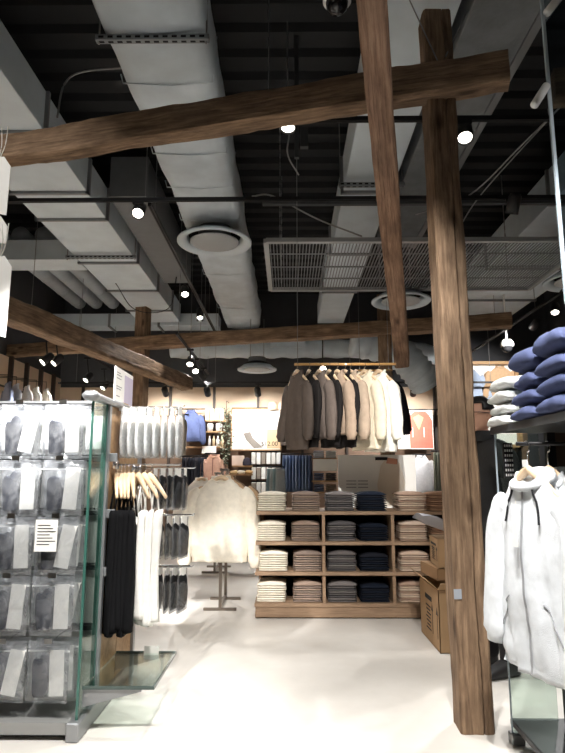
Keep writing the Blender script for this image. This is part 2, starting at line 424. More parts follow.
# big insulated crossing duct at the back
t = thing('insulated_duct', 'pale wrapped round duct crossing at the back above the hanging jackets', 'duct', (0, 11.75, 3.83))
bm = B(); rings = []
for i in range(70):
    x = -2.4+5.6*i/69; drop = 0 if x < 2.0 else .22*((x-2.0)/1.2)**2
    rr = .19+.012*math.sin(x*14)+.01*nz(x*5, 2, 2)
    rings.append([Vector((x, math.cos(2*PI*k/20)*rr, math.sin(2*PI*k/20)*rr-drop)) for k in range(20)])
loft(bm, rings); obj('duct_casing', bm, DUCTI, t, True)
bm = B(); bx(bm, -.35, .35, -.26, -.2, -.02, .12); obj('clamp_plate', bm, DUCT, t)
t = thing('insulated_duct', 'crumpled silver flexible duct bending down behind the foreground post', 'duct', (0, 0, 0))
bm = B(); P = curve([(1.2, 10.6, 3.75), (2.0, 10.7, 3.55), (2.45, 10.8, 3.15), (2.6, 10.9, 2.95)], 14); rr = [.3+.02*math.sin(i*1.9) for i in range(len(P))]
tube(bm, P, rr, 22); obj('duct_casing', bm, DUCTI, t, True)
# round diffusers
def diffuser(px, py, Y, D, label, ztop):
    p = at(px, py, Y); t = thing('ceiling_diffuser', label, 'air diffuser', p)
    R = D/2; bm = B()
    lathe(bm, [(R, 0), (R, .02), (R*.9, .035), (R*.72, .09), (R*.70, .085), (R*.80, .015), (R*.97, -.012), (R, 0)], 48); og = obj('outer_ring', bm, DUCT, t, True)
    bm = B(); lathe(bm, [(R*.72, .09), (R*.42, .16)], 40); obj('throat', bm, DARKHOLE, og, True)
    bm = B(); lathe(bm, [(.001, -.01), (R*.5, -.008), (R*.64, .0), (R*.66, .01), (R*.4, .05), (.001, .06)], 48); obj('centre_disc', bm, pm('diffuser_plate', (168,172,174), .5), t, True)
    zt = min(ztop-p.z, .24)
    bm = B(); lathe(bm, [(R*.44, .05), (R*.44, zt), (.001, zt)], 32); obj('neck', bm, DUCTD, t, True)
    for sx in (-.34, .34):
        bm = B(); tube(bm, [(R*sx, 0, zt-.02), (R*sx, 0, ztop-p.z if ztop < 4.29 else ZC-p.z)], .006, 6); obj('hanger_rod', bm, WIRE, t)
diffuser(214.5, 243, 6.75, .90, 'large round air diffuser under the silver wrapped duct', 4.27)
diffuser(257, 370, 11.0, .75, 'small looking round air diffuser at the back left of the jackets', 4.26)
diffuser(401, 302, 7.45, .77, 'round air diffuser behind the foreground post', 4.27)
diffuser(577, 282, 6.9, .78, 'round air diffuser at right edge beyond the slatted panel', 4.28)
# slatted ceiling panel
t = thing('slatted_ceiling_panel', 'large suspended metal panel of fine slats above the jackets', 'ceiling panel', (1.42, 6.4, 3.6))
bm = B()
for x in (-1.64, 1.64): bx(bm, x-.025, x+.025, -.79, .79, 0, .045)
for y in (-.79, .79): bx(bm, -1.64, 1.64, y-.025, y+.025, 0, .045)
obj('frame', bm, pm('panel_frame', (166,168,168), .5, .1), t)
bm = B(); k = -1.6
while k < 1.6: bx(bm, k-.004, k+.004, -.77, .77, .012, .026); k += .034
for y in (-.4, 0, .4): bx(bm, -1.62, 1.62, y-.006, y+.006, .026, .04)
obj('slats', bm, pm('slat_grey', (128,131,134), .5, .1), t)
for x in (-1.5, -.26, 1.35):
    for y in (-.7, .7):
        bm = B(); z = .05
        while z < 1.55:
            a = int(z/.05) % 2; box(bm, (x, y, z), (.006 if a else .016, .016 if a else .006, .055), None, .002); z += .05
        obj('chain', bm, WIRE, t)
# tracks
def track(a, b_, label):
    a, b_ = Vector(a), Vector(b_); t = thing('light_track', label, 'light track', (a+b_)/2)
    d = (b_-a); L = d.length; ang = math.atan2(d.y, d.x); bm = B(); R = Matrix.Rotation(ang, 4, 'Z')
    box(bm, (0, 0, 0), (L, .035, .035), R); box(bm, R @ Vector((0, 0, -.018)), (L, .012, .004), R, mi=1)
    obj('rail', bm, [BLACK, DARKHOLE], t)
    for s in (-.46, -.15, .15, .46):
        q = d*s; bm = B(); tube(bm, [q, q+Vector((0, 0, ZC-.06-t.location.z))], .004, 6); obj('hanger_wire', bm, WIRE, t)
def spot_proto():
    t = thing('track_spotlight', 'x', 'spotlight')
    return t
SPOTN = [0]
def spotlight(p, target, label, power=0, ang=50, rail_z=None, blend=.6, radius=.045, col=(1,.975,.945), s=1.0, lit=True):
    """track head at p aiming at target; carries a real lamp at its lens"""
    p = Vector(p); d = (Vector(target)-p).normalized(); t = thing('track_spotlight', label, 'spotlight', p)
    M = d.to_track_quat('-Z', 'Y').to_matrix().to_4x4()
    bm = B(); lathe(bm, [(.001, .17*s), (.045*s, .17*s), (.06*s, .14*s), (.06*s, -.02*s), (.054*s, -.02*s), (.05*s, .0)], 24, M=M); lb = obj('lamp_body', bm, BLACKP, t, True)
    bm = B(); disc(bm, .05*s, M @ Vector((0, 0, -.004)), 24, M=M.to_3x3().to_4x4()); obj('lens', bm, LENS if lit else BLACKP, lb)
    rz = (rail_z if rail_z else p.z+.22)-p.z
    bm = B(); c = M @ Vector((0, 0, .08*s)); tube(bm, [c, (c.x*.5, c.y*.5, rz*.5), (0, 0, rz-.03)], .011, 8); obj('swivel_arm', bm, BLACK, t, True)
    bm = B(); box(bm, (0, 0, rz-.03), (.11, .035, .035), None, .004); obj('track_adapter', bm, BLACK, t)
    if power:
        l = bpy.data.lights.new('spot_lamp', 'SPOT'); l.energy = power; l.spot_size = math.radians(ang); l.spot_blend = blend
        l.shadow_soft_size = radius; l.color = col
        o = bpy.data.objects.new('spot_lamp', l); COL.objects.link(o)
        o.location = p+d*.035; o.rotation_euler = d.to_track_quat('-Z', 'Y').to_euler()
    return t
TZ = 3.92
track((-.3, 4.02, TZ), (3.6, 4.02, TZ), 'black light track crossing over the foreground post')
track((-4.6, 5.32, TZ), (4.6, 5.28, TZ), 'black light track crossing the full width above the slatted panel')
track((-1.36, 5.4, TZ), (-1.36, 11.4, TZ), 'black light track running to the back beside the wrapped duct')
track((-1.62, 8.3, 3.32), (-1.62, 11.8, 3.32), 'lower light track running to the back left of the cap display')
track((-3.5, 5.5, 3.36), (-3.5, 11.8, 3.36), 'light track along the left wall')
track((3.5, 6.2, 3.6), (3.5, 11.5, 3.6), 'light track at right running to the back')
track((-4.4, 11.05, 3.02), (4.2, 11.05, 3.02), 'light track along the back wall above the clothes')
track((-3.6, 1.2, 3.95), (3.2, 1.2, 3.95), 'unseen light track added over the foreground')  # out of view, added to carry the extra foreground lamps
# unistrut near the slatted panel
bm = B(); box(bm, (1.5, 5.5, 3.98), (3.5, .05, .06), None, .004); tag(obj('support_bar', bm, DGREY), 'dark support bar above the front edge of the slatted panel', 'bar')
W = 1.0
def px_spot(px, py, Y, target, label, **kw):
    return spotlight(at(px, py, Y), target, label, **kw)
px_spot(465, 137, 4.02, (.95, 2.6, 1.0), 'lit black track spotlight right of the foreground post', power=200*W, ang=60, rail_z=TZ)
px_spot(288, 127, 4.02, (-.1, 3.3, 0), 'lit track spotlight just under the thick front beam', power=220*W, ang=75, rail_z=TZ)
px_spot(138, 213, 5.31, (-1.35, 3.2, 1.35), 'bright track spotlight at left in front of the wrapped duct', power=260*W, ang=60, rail_z=TZ)
px_spot(512, 212, 5.29, (1.8, 7.0, .5), 'dark unlit track spotlight above the slatted panel', lit=False, rail_z=TZ)
px_spot(185, 294, 8.1, (-1.0, 6.0, .9), 'nearer of two lit spotlights on the track beside the wrapped duct', power=260*W, ang=70, rail_z=TZ)
px_spot(200, 317, 9.7, (-1.2, 8.3, .0), 'farther of two lit spotlights on the track beside the wrapped duct', power=260*W, ang=80, rail_z=TZ)
for i, (px, py, Y, tg) in enumerate(((190, 364, 9.3, (-2.2, 12.3, 2.0)), (195.5, 371, 10.1, (-1.2, 12.3, 2.0)), (203.5, 378, 11.0, (-.6, 12.2, 1.9)))):
    px_spot(px, py, Y, (tg[0]+.6, tg[1]-5.5, 0) if i < 2 else tg, 'lit spotlight %s in the row of three left of the far diffuser' % ('nearest', 'in the middle', 'farthest')[i], power=120*W, ang=70, rail_z=3.32)
for i, (px, py, Y) in enumerate(((43, 362, 7.9), (54, 363, 8.4), (86, 380, 10.2), (103, 388, 11.3))):
    px_spot(px, py, Y, (X0+.7, Y-.9, 1.7), 'spotlight on the left wall track, %s from the left' % ORD[i], power=380*W, ang=80, rail_z=3.36)
for i, (px, py, Y) in enumerate(((533, 327, 8.9), (555, 312, 8.0))):
    px_spot(px, py, Y, ((3.75, 11.35, 2.75), (2.6, 6.0, .2))[i], 'lit spotlight above the navy sweaters, %s one' % ('farther', 'nearer')[i], power=(330, 380)[i]*W, ang=(60, 75)[i], rail_z=3.6)
px_spot(323, 369, 9.8, (.7, 5.6, 1.7), 'spotlight peeking above the wooden clothes rail', power=60*W, ang=60, rail_z=3.75)
for i, px in enumerate((145, 166, 208, 258, 374, 413)):
    p = at(px, 394, 11.05)
    spotlight(p, (p.x+.1, 12.25, 2.0), 'black spotlight aimed at the back wall, %s from the left of six' % ORD[i], power=(70, 70, 80, 85, 120, 100)[i]*W, ang=95, rail_z=3.02)
# unseen lamps added to brighten the floor, foreground goods, rail jackets and display
for i, (x, tg, pw, an) in enumerate(((-1.35, (-1.6, 3.2, 1.95), 1700, 29), (-1.0, (-1.25, 3.2, .75), 420, 40), (.1, (.1, 3.2, 0), 330, 74), (.45, (1.30, 2.55, 1.0), 520, 30), (2.6, (1.4, 2.6, 1.6), 160, 60), (-1.7, (-1.0, 3.65, 1.74), 900, 17), (.45, (.35, 5.8, .75), 430, 32), (.25, (.78, 5.35, 1.9), 760, 17), (-3.0, (-2.0, 3.6, 3.1), 160, 40))):
    spotlight((x, 1.2, 3.72), tg, 'unseen spotlight added over the foreground, %s on its track' % ORD[i], power=pw*W, ang=an, rail_z=3.95)
# cables
for pts, lab, rr in (
    ([(-.35, 5.4, 4.0), (-.15, 5.5, 4.05), (.3, 5.6, 3.85), (.75, 5.6, 3.66)], 'pale cable drooping to the corner of the slatted panel', .008),
    ([(1.25, 5.4, 3.8), (1.75, 5.3, 3.95), (2.1, 4.8, 4.2), (2.4, 4.2, 4.4)], 'pale cable rising right of the foreground post', .007),
    ([(1.7, 5.6, 3.7), (1.9, 5.3, 4.0), (2.45, 4.4, 4.5)], 'second thin cable rising right of the foreground post', .006),
    ([(-1.9, 4.4, 4.2), (-1.86, 4.4, 4.5), (-1.7, 4.4, 4.62), (-1.24, 4.4, 4.66)], 'bent conduit left of the wrapped duct', .008),
    ([(.0, 4.55, 5.2), (.0, 4.6, 4.75), (.02, 4.7, 4.3), (.0, 4.8, 4.1), (.1, 4.9, 3.95)], 'looped cable above the small hanging spotlight', .007),
    ([(-2.7, 8.8, 4.25), (-2.4, 8.9, 3.85), (-1.9, 9.0, 3.9), (-1.8, 9.1, 4.5)], 'dark loose cable hanging under the flat left duct', .006)):
    bm = B(); tube(bm, curve(pts, 8), rr, 6); tag(obj('cable', bm, WIRE if 'dark' not in lab else BLACK, None, True), lab, 'cable')
bm = B(); bx(bm, -.02, .02, -.02, .02, 0, 1.2); bx(bm, .03, .1, -.02, .03, .1, .28)
tag(obj('junction_box_drop', bm, DGREY, None, False, (.08, 4.7, 4.0)), 'grey vertical strut with box behind the thick front beam', 'strut')
# dome cameras
def dome(p, R, label, ztop):
    t = thing('dome_camera', label, 'camera', p)
    bm = B(); lathe(bm, [(.001, R*1.1), (R*.7, R*1.05), (R, R*.55), (R, R*.1), (R*.86, -.0), (R*.8, .0)], 32); obj('housing', bm, WHITEP, t, True)
    bm = B(); lathe(bm, [(R*.8, 0), (R*.72, -R*.42), (R*.45, -R*.72), (.001, -R*.82)], 32); obj('dome', bm, pm('smoked_dome', (30,30,32), .08), t, True)
    bm = B(); tube(bm, [(0, 0, R), (0, 0, ztop-p[2])], .016, 10); obj('stem', bm, WHITEP, t, True)
dome(at(337, 3, 3.0), .082, 'white dome security camera at the top centre', ZC-.05)
dome(at(507, 347, 9.6), .11, 'small white dome camera above the lit picture frame', ZC-.05)
# ------------------------------------------------------------------ clothes
def garment(name, col, label, cat, loc, rotz, w=.5, L=.66, sleeve=.5, thick=.11, flare=1.0, seed=0, hood=False, neck=.085, scoop=.05, spread=.10, wr=.014, zipc=None, mat=None, group=None, lod=1.0, collar=True, pock=False, strings=None, tilt=0):
    """sweater, hoodie or shirt hanging from its neck at the local origin, facing -Y"""
    mat = mat or fab(col); t = thing(name, label, cat, loc, (0, tilt, rotz), group)
    st = [(-L, .96*flare, .85), (-L+.035, .94*flare, .9), (-L+.06, 1.0*flare, 1.05), (-L*.6, .99, 1.1), (-.32, 1.0, 1.0), (-.23, .98, .95), (-.165, .93, .85), (-.11, .78, .75), (-.06, .57, .7), (-.018, neck*2.5/w, .65), (-.0, neck*2/w, .7), (.018, neck*1.9/w, .75)]
    def samp(z):
        for (a, b_) in zip(st, st[1:]):
            if z <= b_[0]:
                f = (z-a[0])/(b_[0]-a[0]); f = f*f*(3-2*f); return a[1]+(b_[1]-a[1])*f, a[2]+(b_[2]-a[2])*f
        return st[-1][1], st[-1][2]
    def P(th, z, off=0):
        hw, hd = samp(z); c, s = math.cos(th), math.sin(th)
        x = hw*w/2*math.copysign(abs(c)**.8, c); fd = max(0, min(1, (-z-.03)/.3))
        y = (hd*thick/2)*math.copysign(abs(s)**.8, s)
        f = wr*fd*(nz(x*15+seed+z*1.5, z*1.1, seed*1.7)*1.5+.8*nz(x*34+z*3, z*2.2, seed))+wr*.35*nz(x*6+z*5, z*13, seed+5)*max(0, min(1, (-z-.04)/.1))
        y += f*(1 if s > 0 else -1)
        zz = z
        if z > -.03 and s < 0: zz -= scoop*abs(s)*(z+.03)/.048
        if z < -L+.03: zz += .018*nz(x*9, seed, 1)
        return Vector((x, y+(-off if s < 0 else off), zz))
    n = int(44*lod); bm = B(); zs = [-L, -L+.02, -L+.04, -L+.06, -L+.09]; k = int(20*lod)
    for i in range(k): zs.append(-L+.09+(L-.09-.15)*(i+1)/k)
    zs += [-.125, -.10, -.075, -.05, -.03, -.015, 0, .018]
    loft(bm, [[P(2*PI*q/n, z) for q in range(n)] for z in zs], True, False)
    # inside of the neck opening
    loft(bm, [[P(2*PI*q/n, .018)*1.0 for q in range(n)], [Vector((P(2*PI*q/n, .018).x*.85, P(2*PI*q/n, .018).y*.8, P(2*PI*q/n, .018).z-.03)) for q in range(n)]], False, True)
    if sleeve:
        for sx in (-1, 1):
            a = Vector((sx*w/2*.68, 0, -.125)); e = Vector((sx*(w/2+spread*.62), -.02, -.12-sleeve*.5)); h = Vector((sx*(w/2+spread*.8), -.035, -.12-sleeve))
            pts = curve([a, Vector((sx*w/2*.88, 0, -.175)), Vector((sx*(w/2*.99+spread*.15), -.005, -.31)), e*.5+h*.5, h], 5); m_ = len(pts); rings = []
            for i, p in enumerate(pts):
                f = i/(m_-1); r = .066*(1-f)+.055*f+.012*math.sin(f*PI)
                if f > .9: r *= .82
                if i == m_-3: r *= 1.12
                d = pts[min(i+1, m_-1)]-pts[max(i-1, 0)]; u = d.normalized().cross(Vector((0, 1, 0))).normalized(); v = d.normalized().cross(u)
                ring = []
                for q in range(14):
                    an = 2*PI*q/14; k2 = 1+.20*nz(q*.9+seed, f*5+q*.4, seed*2+sx)
                    o_ = u*math.cos(an)*r*k2+v*math.sin(an)*r*k2; o_.y *= min(.8, thick/.17); ring.append(p+o_)
                rings.append(ring)
            loft(bm, rings)
    if hood:
        rings = []
        for i in range(25):
            an = 2*PI*i/24; c = Vector((math.cos(an)*.098, math.sin(an)*.055+.01, -.022+.03*math.sin(an))); r = .019+.016*max(0, math.sin(an))
            rd = Vector((math.cos(an), math.sin(an), 0))
            rings.append([c+rd*math.cos(2*PI*q/10)*r+Vector((0, 0, math.sin(2*PI*q/10)*r*.9)) for q in range(10)])
        loft(bm, rings, False, False)
        if True:
            box(bm, (0, .055, -.07), (.2, .035, .2), (.12, 0, 0), .017, seg=2)
    o = obj('garment_body', bm, mat, t, True)
    if collar and not hood:
        bm = B(); rings = []
        for z_, of in ((.012, .004), (.02, .006), (.03, .002), (.026, -.004)):
            rings.append([P(2*PI*q/n, min(z_, .018), of)+Vector((0, 0, max(0, z_-.018))) for q in range(n)])
        loft(bm, rings, False, False); obj('neckband', bm, mat, o, True)
    if zipc:
        bm = B(); prev = None
        for i in range(30):
            z = -L+.01+(L-.06)*i/29; c = P(-PI/2, z, .006); row = [bm.verts.new(c+Vector((dx, 0, 0))) for dx in (-.007, .007)]
            if prev: bm.faces.new((prev[0], prev[1], row[1], row[0]))
            prev = row
        obj('zipper', bm, pm('zip_%d' % zipc[0], zipc, .5), o)
    if pock:
        for sx in (-1, 1):
            bm = B(); pts = []
            for i in range(8):
                th = -PI/2+sx*(.35+.075*i); z = -L+.30-.02*i; pts.append(P(th, z, .005))
            tube(bm, pts, .003, 6); obj('pocket_seam', bm, pm('seam_grey', (150,152,156), .8), o)
    if strings:
        for sx in (-1, 1):
            bm = B(); tube(bm, [P(-PI/2+sx*.4, -.05-.03*i, .01) for i in range(6)], .005, 6); obj('drawstring', bm, fab(strings), o)
    return t
def hanger(loc, rotz, label, mat=HANGW, w=.36, hook=.10, group=None):
    """wooden hanger whose bar centre is at the local origin"""
    t = thing('clothes_hanger', label, 'hanger', loc, (0, 0, rotz), group)
    bm = B(); pts = []
    for i in range(13):
        f = i/12*2-1; pts.append(Vector((f*w/2, .01*f*f, .02-.125*abs(f)**1.25)))
    tube(bm, pts, [.008+.010*(1-abs(i/12*2-1)) for i in range(13)], 8, 0, 1.25); obj('shoulder_bar', bm, mat, t, True)
    bm = B(); pts = [(0, 0, .02), (0, 0, hook-.055)]
    for i in range(9):
        an = -PI/2+PI*1.25*i/8; pts.append((0+.02*math.cos(an)*1.0, 0, hook-.025+.025*math.sin(an)))
    tube(bm, pts, .0028, 6); obj('hook', bm, CHROME, t, True)
    return t
def hung(name, col, label, cat, x, y, zr, rotz, hw=HANGW, hl=None, hook=.10, **kw):
    z = zr-hook+.003
    hanger((x, y, z), rotz, hl or ('wooden hanger holding the '+label), hw, hook=hook)
    return garment(name, col, label, cat, (x, y, z-.004), rotz, **kw)
# ------------------------------------------------------------------ wooden clothes rail with jackets over the display
RZ = 2.305; RY = 5.35
t = thing('hanging_clothes_rail', 'slim wooden clothes rail hung on wires above the shelf display', 'clothes rail', (.53, RY, RZ))
bm = B(); tube(bm, [(-.47, 0, 0), (.47, 0, 0)], .013, 10); obj('rail_bar', bm, pm('rail_wood', (206,160,100), .45, 0, .06), t, True)
for sx in (-.44, .44):
    bm = B(); tube(bm, [(sx, 0, .01), (sx, 0, ZC-.08-RZ)], .003, 6); obj('wire', bm, WIRE, t)
JK = [(297, (92,82,75), 'dark taupe'), (319, (104,93,86), 'charcoal taupe'), (337, (172,150,130), 'beige'), (350, (178,158,138), 'pale beige'), (364, (226,214,190), 'cream'), (378, (240,236,224), 'white')]
for i, (px, c, nm) in enumerate(JK):
    x = at(px, 364, RY).x
    hung('hooded_jacket', c, '%s hooded sweatshirt on the wooden rail, %s from the left' % (nm, ORD[i]), 'jacket', x, RY, RZ+.012, (-1.05, -1.05, -1.02, -1.05, -.98, -.92)[i],
         hl='wooden hanger of the %s sweatshirt, %s on the rail' % (nm, ORD[i]), w=.38, L=(.70, .60, .57, .56, .70, .72)[i], sleeve=.5, seed=i*3.1, hood=False, thick=.10, spread=.06)
for i, px in enumerate((309, 329, 345)):
    x = at(px, 364, RY).x
    hung('dark_jacket', (34,31,30), 'black sweatshirt hung behind the taupe ones, %s from the left' % ORD[i], 'jacket', x, RY+.0, RZ+.012, -1.2,
         hl='wooden hanger of the black sweatshirt, %s from the left' % ORD[i], w=.38, L=.68, sleeve=.48, seed=40+i, thick=.07, spread=.02, wr=.01)
p = at(381, 378, 7.4)
t = thing('hanging_clothes_rail', 'short wooden clothes rail on wires behind the white sweatshirt', 'clothes rail', (p.x, 7.4, p.z+.1))
bm = B(); tube(bm, [(-.3, 0, 0), (.15, 0, 0)], .012, 8); obj('rail_bar', bm, pm('rail_wood', (206,160,100), .45, 0, .06), t, True)
for sx in (-.27, .1):
    bm = B(); tube(bm, [(sx, 0, .01), (sx, 0, ZC-.05-p.z-.1)], .003, 6); obj('wire', bm, WIRE, t)
hung('dark_jacket', (30,30,33), 'black coat seen past the white sweatshirt beside the far post', 'jacket', p.x, 7.4, p.z+.112, -.4, w=.46, L=.6, sleeve=.62, seed=9, spread=.1)
# ------------------------------------------------------------------ shelf display with stacks
DX0, DX1, DY, DD = -.30, 1.62, 5.62, .62
t = thing('shelf_display', 'low wooden shelf unit filled with stacks of folded shirts', 'shelf unit', ((DX0+DX1)/2, DY, 0))
hw = (DX1-DX0)/2; SH = [.955, .68, .41, .135]
for i, z in enumerate(SH):
    bm = B(); e = .003*i
    bx(bm, -hw-e, hw+e, -e, DD, z-.032, z, .003); obj('shelf_board', bm, WALNUT, t)
bm = B(); bx(bm, -hw, hw, .03, DD-.02, .02, .105); obj('plinth', bm, WALNUT, t)
bm = B(); bx(bm, -hw, hw, .0, .03, .012, .103, .002); obj('base_front', bm, WALNUT, t)
bm = B(); bx(bm, -hw, hw, DD-.03, DD, .1, .93); obj('back_panel', bm, DARKW, t)
for xd in (.33, .975):
    for i in range(3):
        bm = B(); bx(bm, xd-(DX0+DX1)/2-.014, xd-(DX0+DX1)/2+.014, .01, DD-.03, SH[i+1], SH[i]-.032); obj('divider', bm, WALNUT, t)
for xd in (DX0+.03, DX1-.02):
    bm = B(); bx(bm, xd-(DX0+DX1)/2-.012, xd-(DX0+DX1)/2+.012, .32, DD-.03, .105, .92); obj('side_support', bm, WALNUT, t)
bm = B(); bx(bm, -hw, hw, .03, DD-.02, 0, .02); obj('toe_kick', bm, BLACK, t)
def folded_bm(w, d, h, seed, dome=0, n=18, collar=False):
    """one folded garment: soft slab, folded edge to the front (-Y), base at z=0"""
    bm = B(); rings = []
    def sq(a, p): return math.copysign(abs(a)**p, a)
    for i in range(n+1):
        x = -w/2+w*i/n; e = 1-abs(2*i/n-1)**7; ring = []
        for k in range(16):
            an = 2*PI*k/16; c, s = math.cos(an), math.sin(an)
            y = sq(c, .45)*d/2*(.96+.04*e); z = h/2+sq(s, .55)*h/2*(.4+.6*e)
            if s > 0: z += dome*(1-(2*x/w)**2)*.9*(.45+.55*max(0, -c))*s*1.0
            y += .006*nz(x*9, seed, k*.3); z += h*.12*nz(x*12, y*6, seed)*(1 if s > 0 else .0)
            ring.append(Vector((x, y, z)))
        rings.append(ring)
    loft(bm, rings)
    return bm
FOLD = {}
def fold_proto(key, w, d, h, seed, mat, dome=0):
    k = (key, mat.name)
    if k not in FOLD:
        bm = folded_bm(w, d, h, seed, dome); me = bpy.data.meshes.new('folded_shirt'); bmesh.ops.recalc_face_normals(bm, faces=bm.faces); bm.to_mesh(me); bm.free()
        me.materials.append(mat)
        for p in me.polygons: p.use_smooth = True
        FOLD[k] = me
    return FOLD[k]
COLS = [(-.15, [(222,214,198)], 'cream'), (.175, [(152,132,118), (138,122,112)], 'taupe'), (.50, [(98,93,92), (118,112,110), (84,81,82)], 'dark grey'), (.805, [(30,32,40), (24,30,42)], 'navy black'), (1.165, [(196,172,152), (168,142,124), (206,186,168)], 'beige'), (1.47, [(204,164,134), (170,134,110)], 'sand')]
ROWN = ('top of the unit', 'second shelf', 'third shelf', 'bottom shelf')
cn = 0
for ci, (cx, cols, nm) in enumerate(COLS):
    for ri, z in enumerate(SH):
        n = 8 if ci != 3 or ri == 0 else 7; h = .0195
        jx = random.uniform(-.01, .01)
        for k in range(n):
            top = k == n-1
            me = fold_proto('top%d' % (ri % 2) if top else 'mid%d' % (k % 3), .265, .34, h, k+ci, fab(cols[(k+ri) % len(cols)]), .042 if top else 0)
            o = bpy.data.objects.new('folded_shirt', me); COL.objects.link(o)
            o.location = (cx+jx+random.uniform(-.004, .004), DY+.20-.0*ri+random.uniform(-.006, .006), z+k*(h+.0008)+.0005)
            o.rotation_euler = (0, 0, random.uniform(-.03, .03))
            tag(o, '%s folded shirt, %s from the bottom of its stack, %s' % (nm, ORD[k], ROWN[ri]), 'shirt', 'folded shirts on the wooden shelf unit')
        if ci in (2, 4) or (ci == 1 and ri > 2) or (ci == 0 and ri > 1):
            pass
# ------------------------------------------------------------------ T stand racks
def stand(loc, label, Ln=.75, h=1.33, w=.30):
    t = thing('garment_stand', label, 'garment rack', loc)
    for sy in (-1, 1):
        bm = B(); bx(bm, -w/2, w/2, sy*Ln/2-.02, sy*Ln/2+.02, 0, .025, .003); obj('foot', bm, STEELB, t)
        bm = B(); bx(bm, -.014, .014, sy*Ln/2-.014, sy*Ln/2+.014, .025, h); obj('upright', bm, STEELB, t)
    bm = B(); bx(bm, -.012, .012, -Ln/2, Ln/2, .03, .05); obj('base_rail', bm, STEELB, t)
    bm = B(); bx(bm, -.012, .012, -Ln/2-.12, Ln/2+.12, h, h+.022); obj('hanging_bar', bm, STEELB, t)
    return t
RX = -.66
stand((RX, 6.2, 0), 'slim metal garment stand holding the cream sweatshirt', .5, 1.33, .32)
hung('sweatshirt', (236,228,212), 'cream long sleeved sweatshirt hung on the front of the metal stand', 'sweatshirt', RX, 5.86, 1.352, .05, hl='wooden hanger of the cream sweatshirt on the metal stand', w=.58, L=.78, sleeve=.72, seed=2.3, thick=.17, flare=.97, spread=.06, wr=.022, neck=.1)
hung('sweatshirt', (188,158,124), 'tan sweatshirt hung behind the cream one', 'sweatshirt', RX+.02, 6.05, 1.352, -.12, hl='wooden hanger of the tan sweatshirt behind', w=.62, L=.76, sleeve=.7, seed=5.3, thick=.12, spread=.07)
hung('sweatshirt', (128,104,82), 'brown sweatshirt hung third on the metal stand', 'sweatshirt', RX+.03, 6.2, 1.352, -.15, hl='wooden hanger of the brown sweatshirt, third behind', w=.62, L=.74, sleeve=.7, seed=7.3, thick=.12, spread=.07)
stand((-.98, 8.35, 0), 'second metal garment stand farther back on the left', .5, 1.3, .34)
hung('blouse', (226,220,210), 'white blouse on the farther metal stand', 'blouse', -1.16, 7.95, 1.322, .3, hl='hanger of the white blouse on the farther stand', w=.5, L=.6, sleeve=.5, seed=12, thick=.12)
hung('blouse', (40,38,38), 'black blouse on the farther metal stand', 'blouse', -1.0, 8.3, 1.322, .2, hl='hanger of the black blouse on the farther stand', w=.5, L=.7, sleeve=.5, seed=13, thick=.12)
# ------------------------------------------------------------------ left gondola
GX, GY = -1.05, 3.14
t = thing('glass_sided_gondola', 'wood and glass sided shop gondola at left holding bagged goods', 'display stand', (-1.9, 3.6, 0))
def gp(name, bm, mat, sm=False):
    for v in bm.verts: v.co -= Vector((-1.9, 3.6, 0))
    return obj(name, bm, mat, t, sm)
TRAYM = pm('tray_grey', (150,150,148), .5, .2)
bm = B(); bx(bm, -2.75, GX-.02, GY, 3.44, .055, .075); bx(bm, -2.75, GX, GY-.01, GY+.02, .03, .085); gp('base_tray', bm, TRAYM)
bm = B(); bx(bm, -2.7, GX-.06, GY+.05, 4.1, .0, .055); gp('plinth', bm, BLACK)
bm = B(); bx(bm, GX-.045, GX+.02, GY-.03, 4.12, 0, .09, .006); gp('base_channel', bm, GREYM)
bm = B(); bx(bm, -2.72, GX-.02, 3.44, 3.47, .07, 1.70); gp('back_panel', bm, pm('panel_offwhite', (205,203,200), .6))
for y0 in (3.44, 3.78):
    bm = B(); bx(bm, GX-.02, GX, y0+.004, y0+.336, .09, 1.70); gp('wood_panel', bm, wood_mat('light_oak_vertical', (150,116,80), (176,142,104), (190,156,118), .6, False, .5, .1))
bm = B(); bx(bm, GX-.012, GX-.002, GY+.02, 3.40, .085, 1.70); pn = gp('glass_side', bm, GLASS)
bm = B(); bx(bm, GX-.013, GX-.001, GY+.008, GY+.02, .085, 1.70); gp('glass_edge', bm, GLASSE)
bm = B(); bx(bm, GX-.03, GX+.012, 3.40, 3.44, .08, 1.72, .003); gp('upright', bm, GREYM)
bm = B(); bx(bm, GX-.025, GX-.001, 3.385, 3.40, .08, 1.70); gp('edge_trim', bm, GLASSE)
bm = B(); bx(bm, GX-.02, GX+.02, 4.12, 4.16, 0, 1.72, .003); gp('upright', bm, GREYM)
bm = B(); bx(bm, GX-.04, GX+.03, GY-.05, 4.15, 1.70, 1.735, .012); gp('top_cap', bm, GREYM)
bm = B(); bx(bm, GX-.05, GX+.035, GY-.07, GY+.03, 1.69, 1.74, .02); gp('cap_end', bm, GREYM, True)
bm = B(); bx(bm, -2.72, GX-.04, 3.42, 3.47, 1.70, 1.725); gp('top_rail', bm, GREYM)
RT = [1.675, 1.375, 1.075, .775, .455]                         # tops of the rows of bags
for i, z in enumerate(RT):
    bm = B(); bx(bm, -2.7, GX-.03, 3.405, 3.44, z-.005, z+.02); tube(bm, [(-2.7, 3.40, z+.03), (GX-.03, 3.40, z+.03)], .006, 6); gp('hook_rail', bm, BLACK)
CX = [-1.215, -1.45, -1.685, -1.92]
for i, z in enumerate(RT):
    for x in CX[:3]:
        bm = B(); tube(bm, [(x, 3.41, z+.002), (x, 3.15, z+.002), (x, 3.14, z+.012)], .004, 6); bx(bm, x-.02, x+.02, 3.132, 3.138, z-.004, z+.022); gp('hook', bm, CHROME)
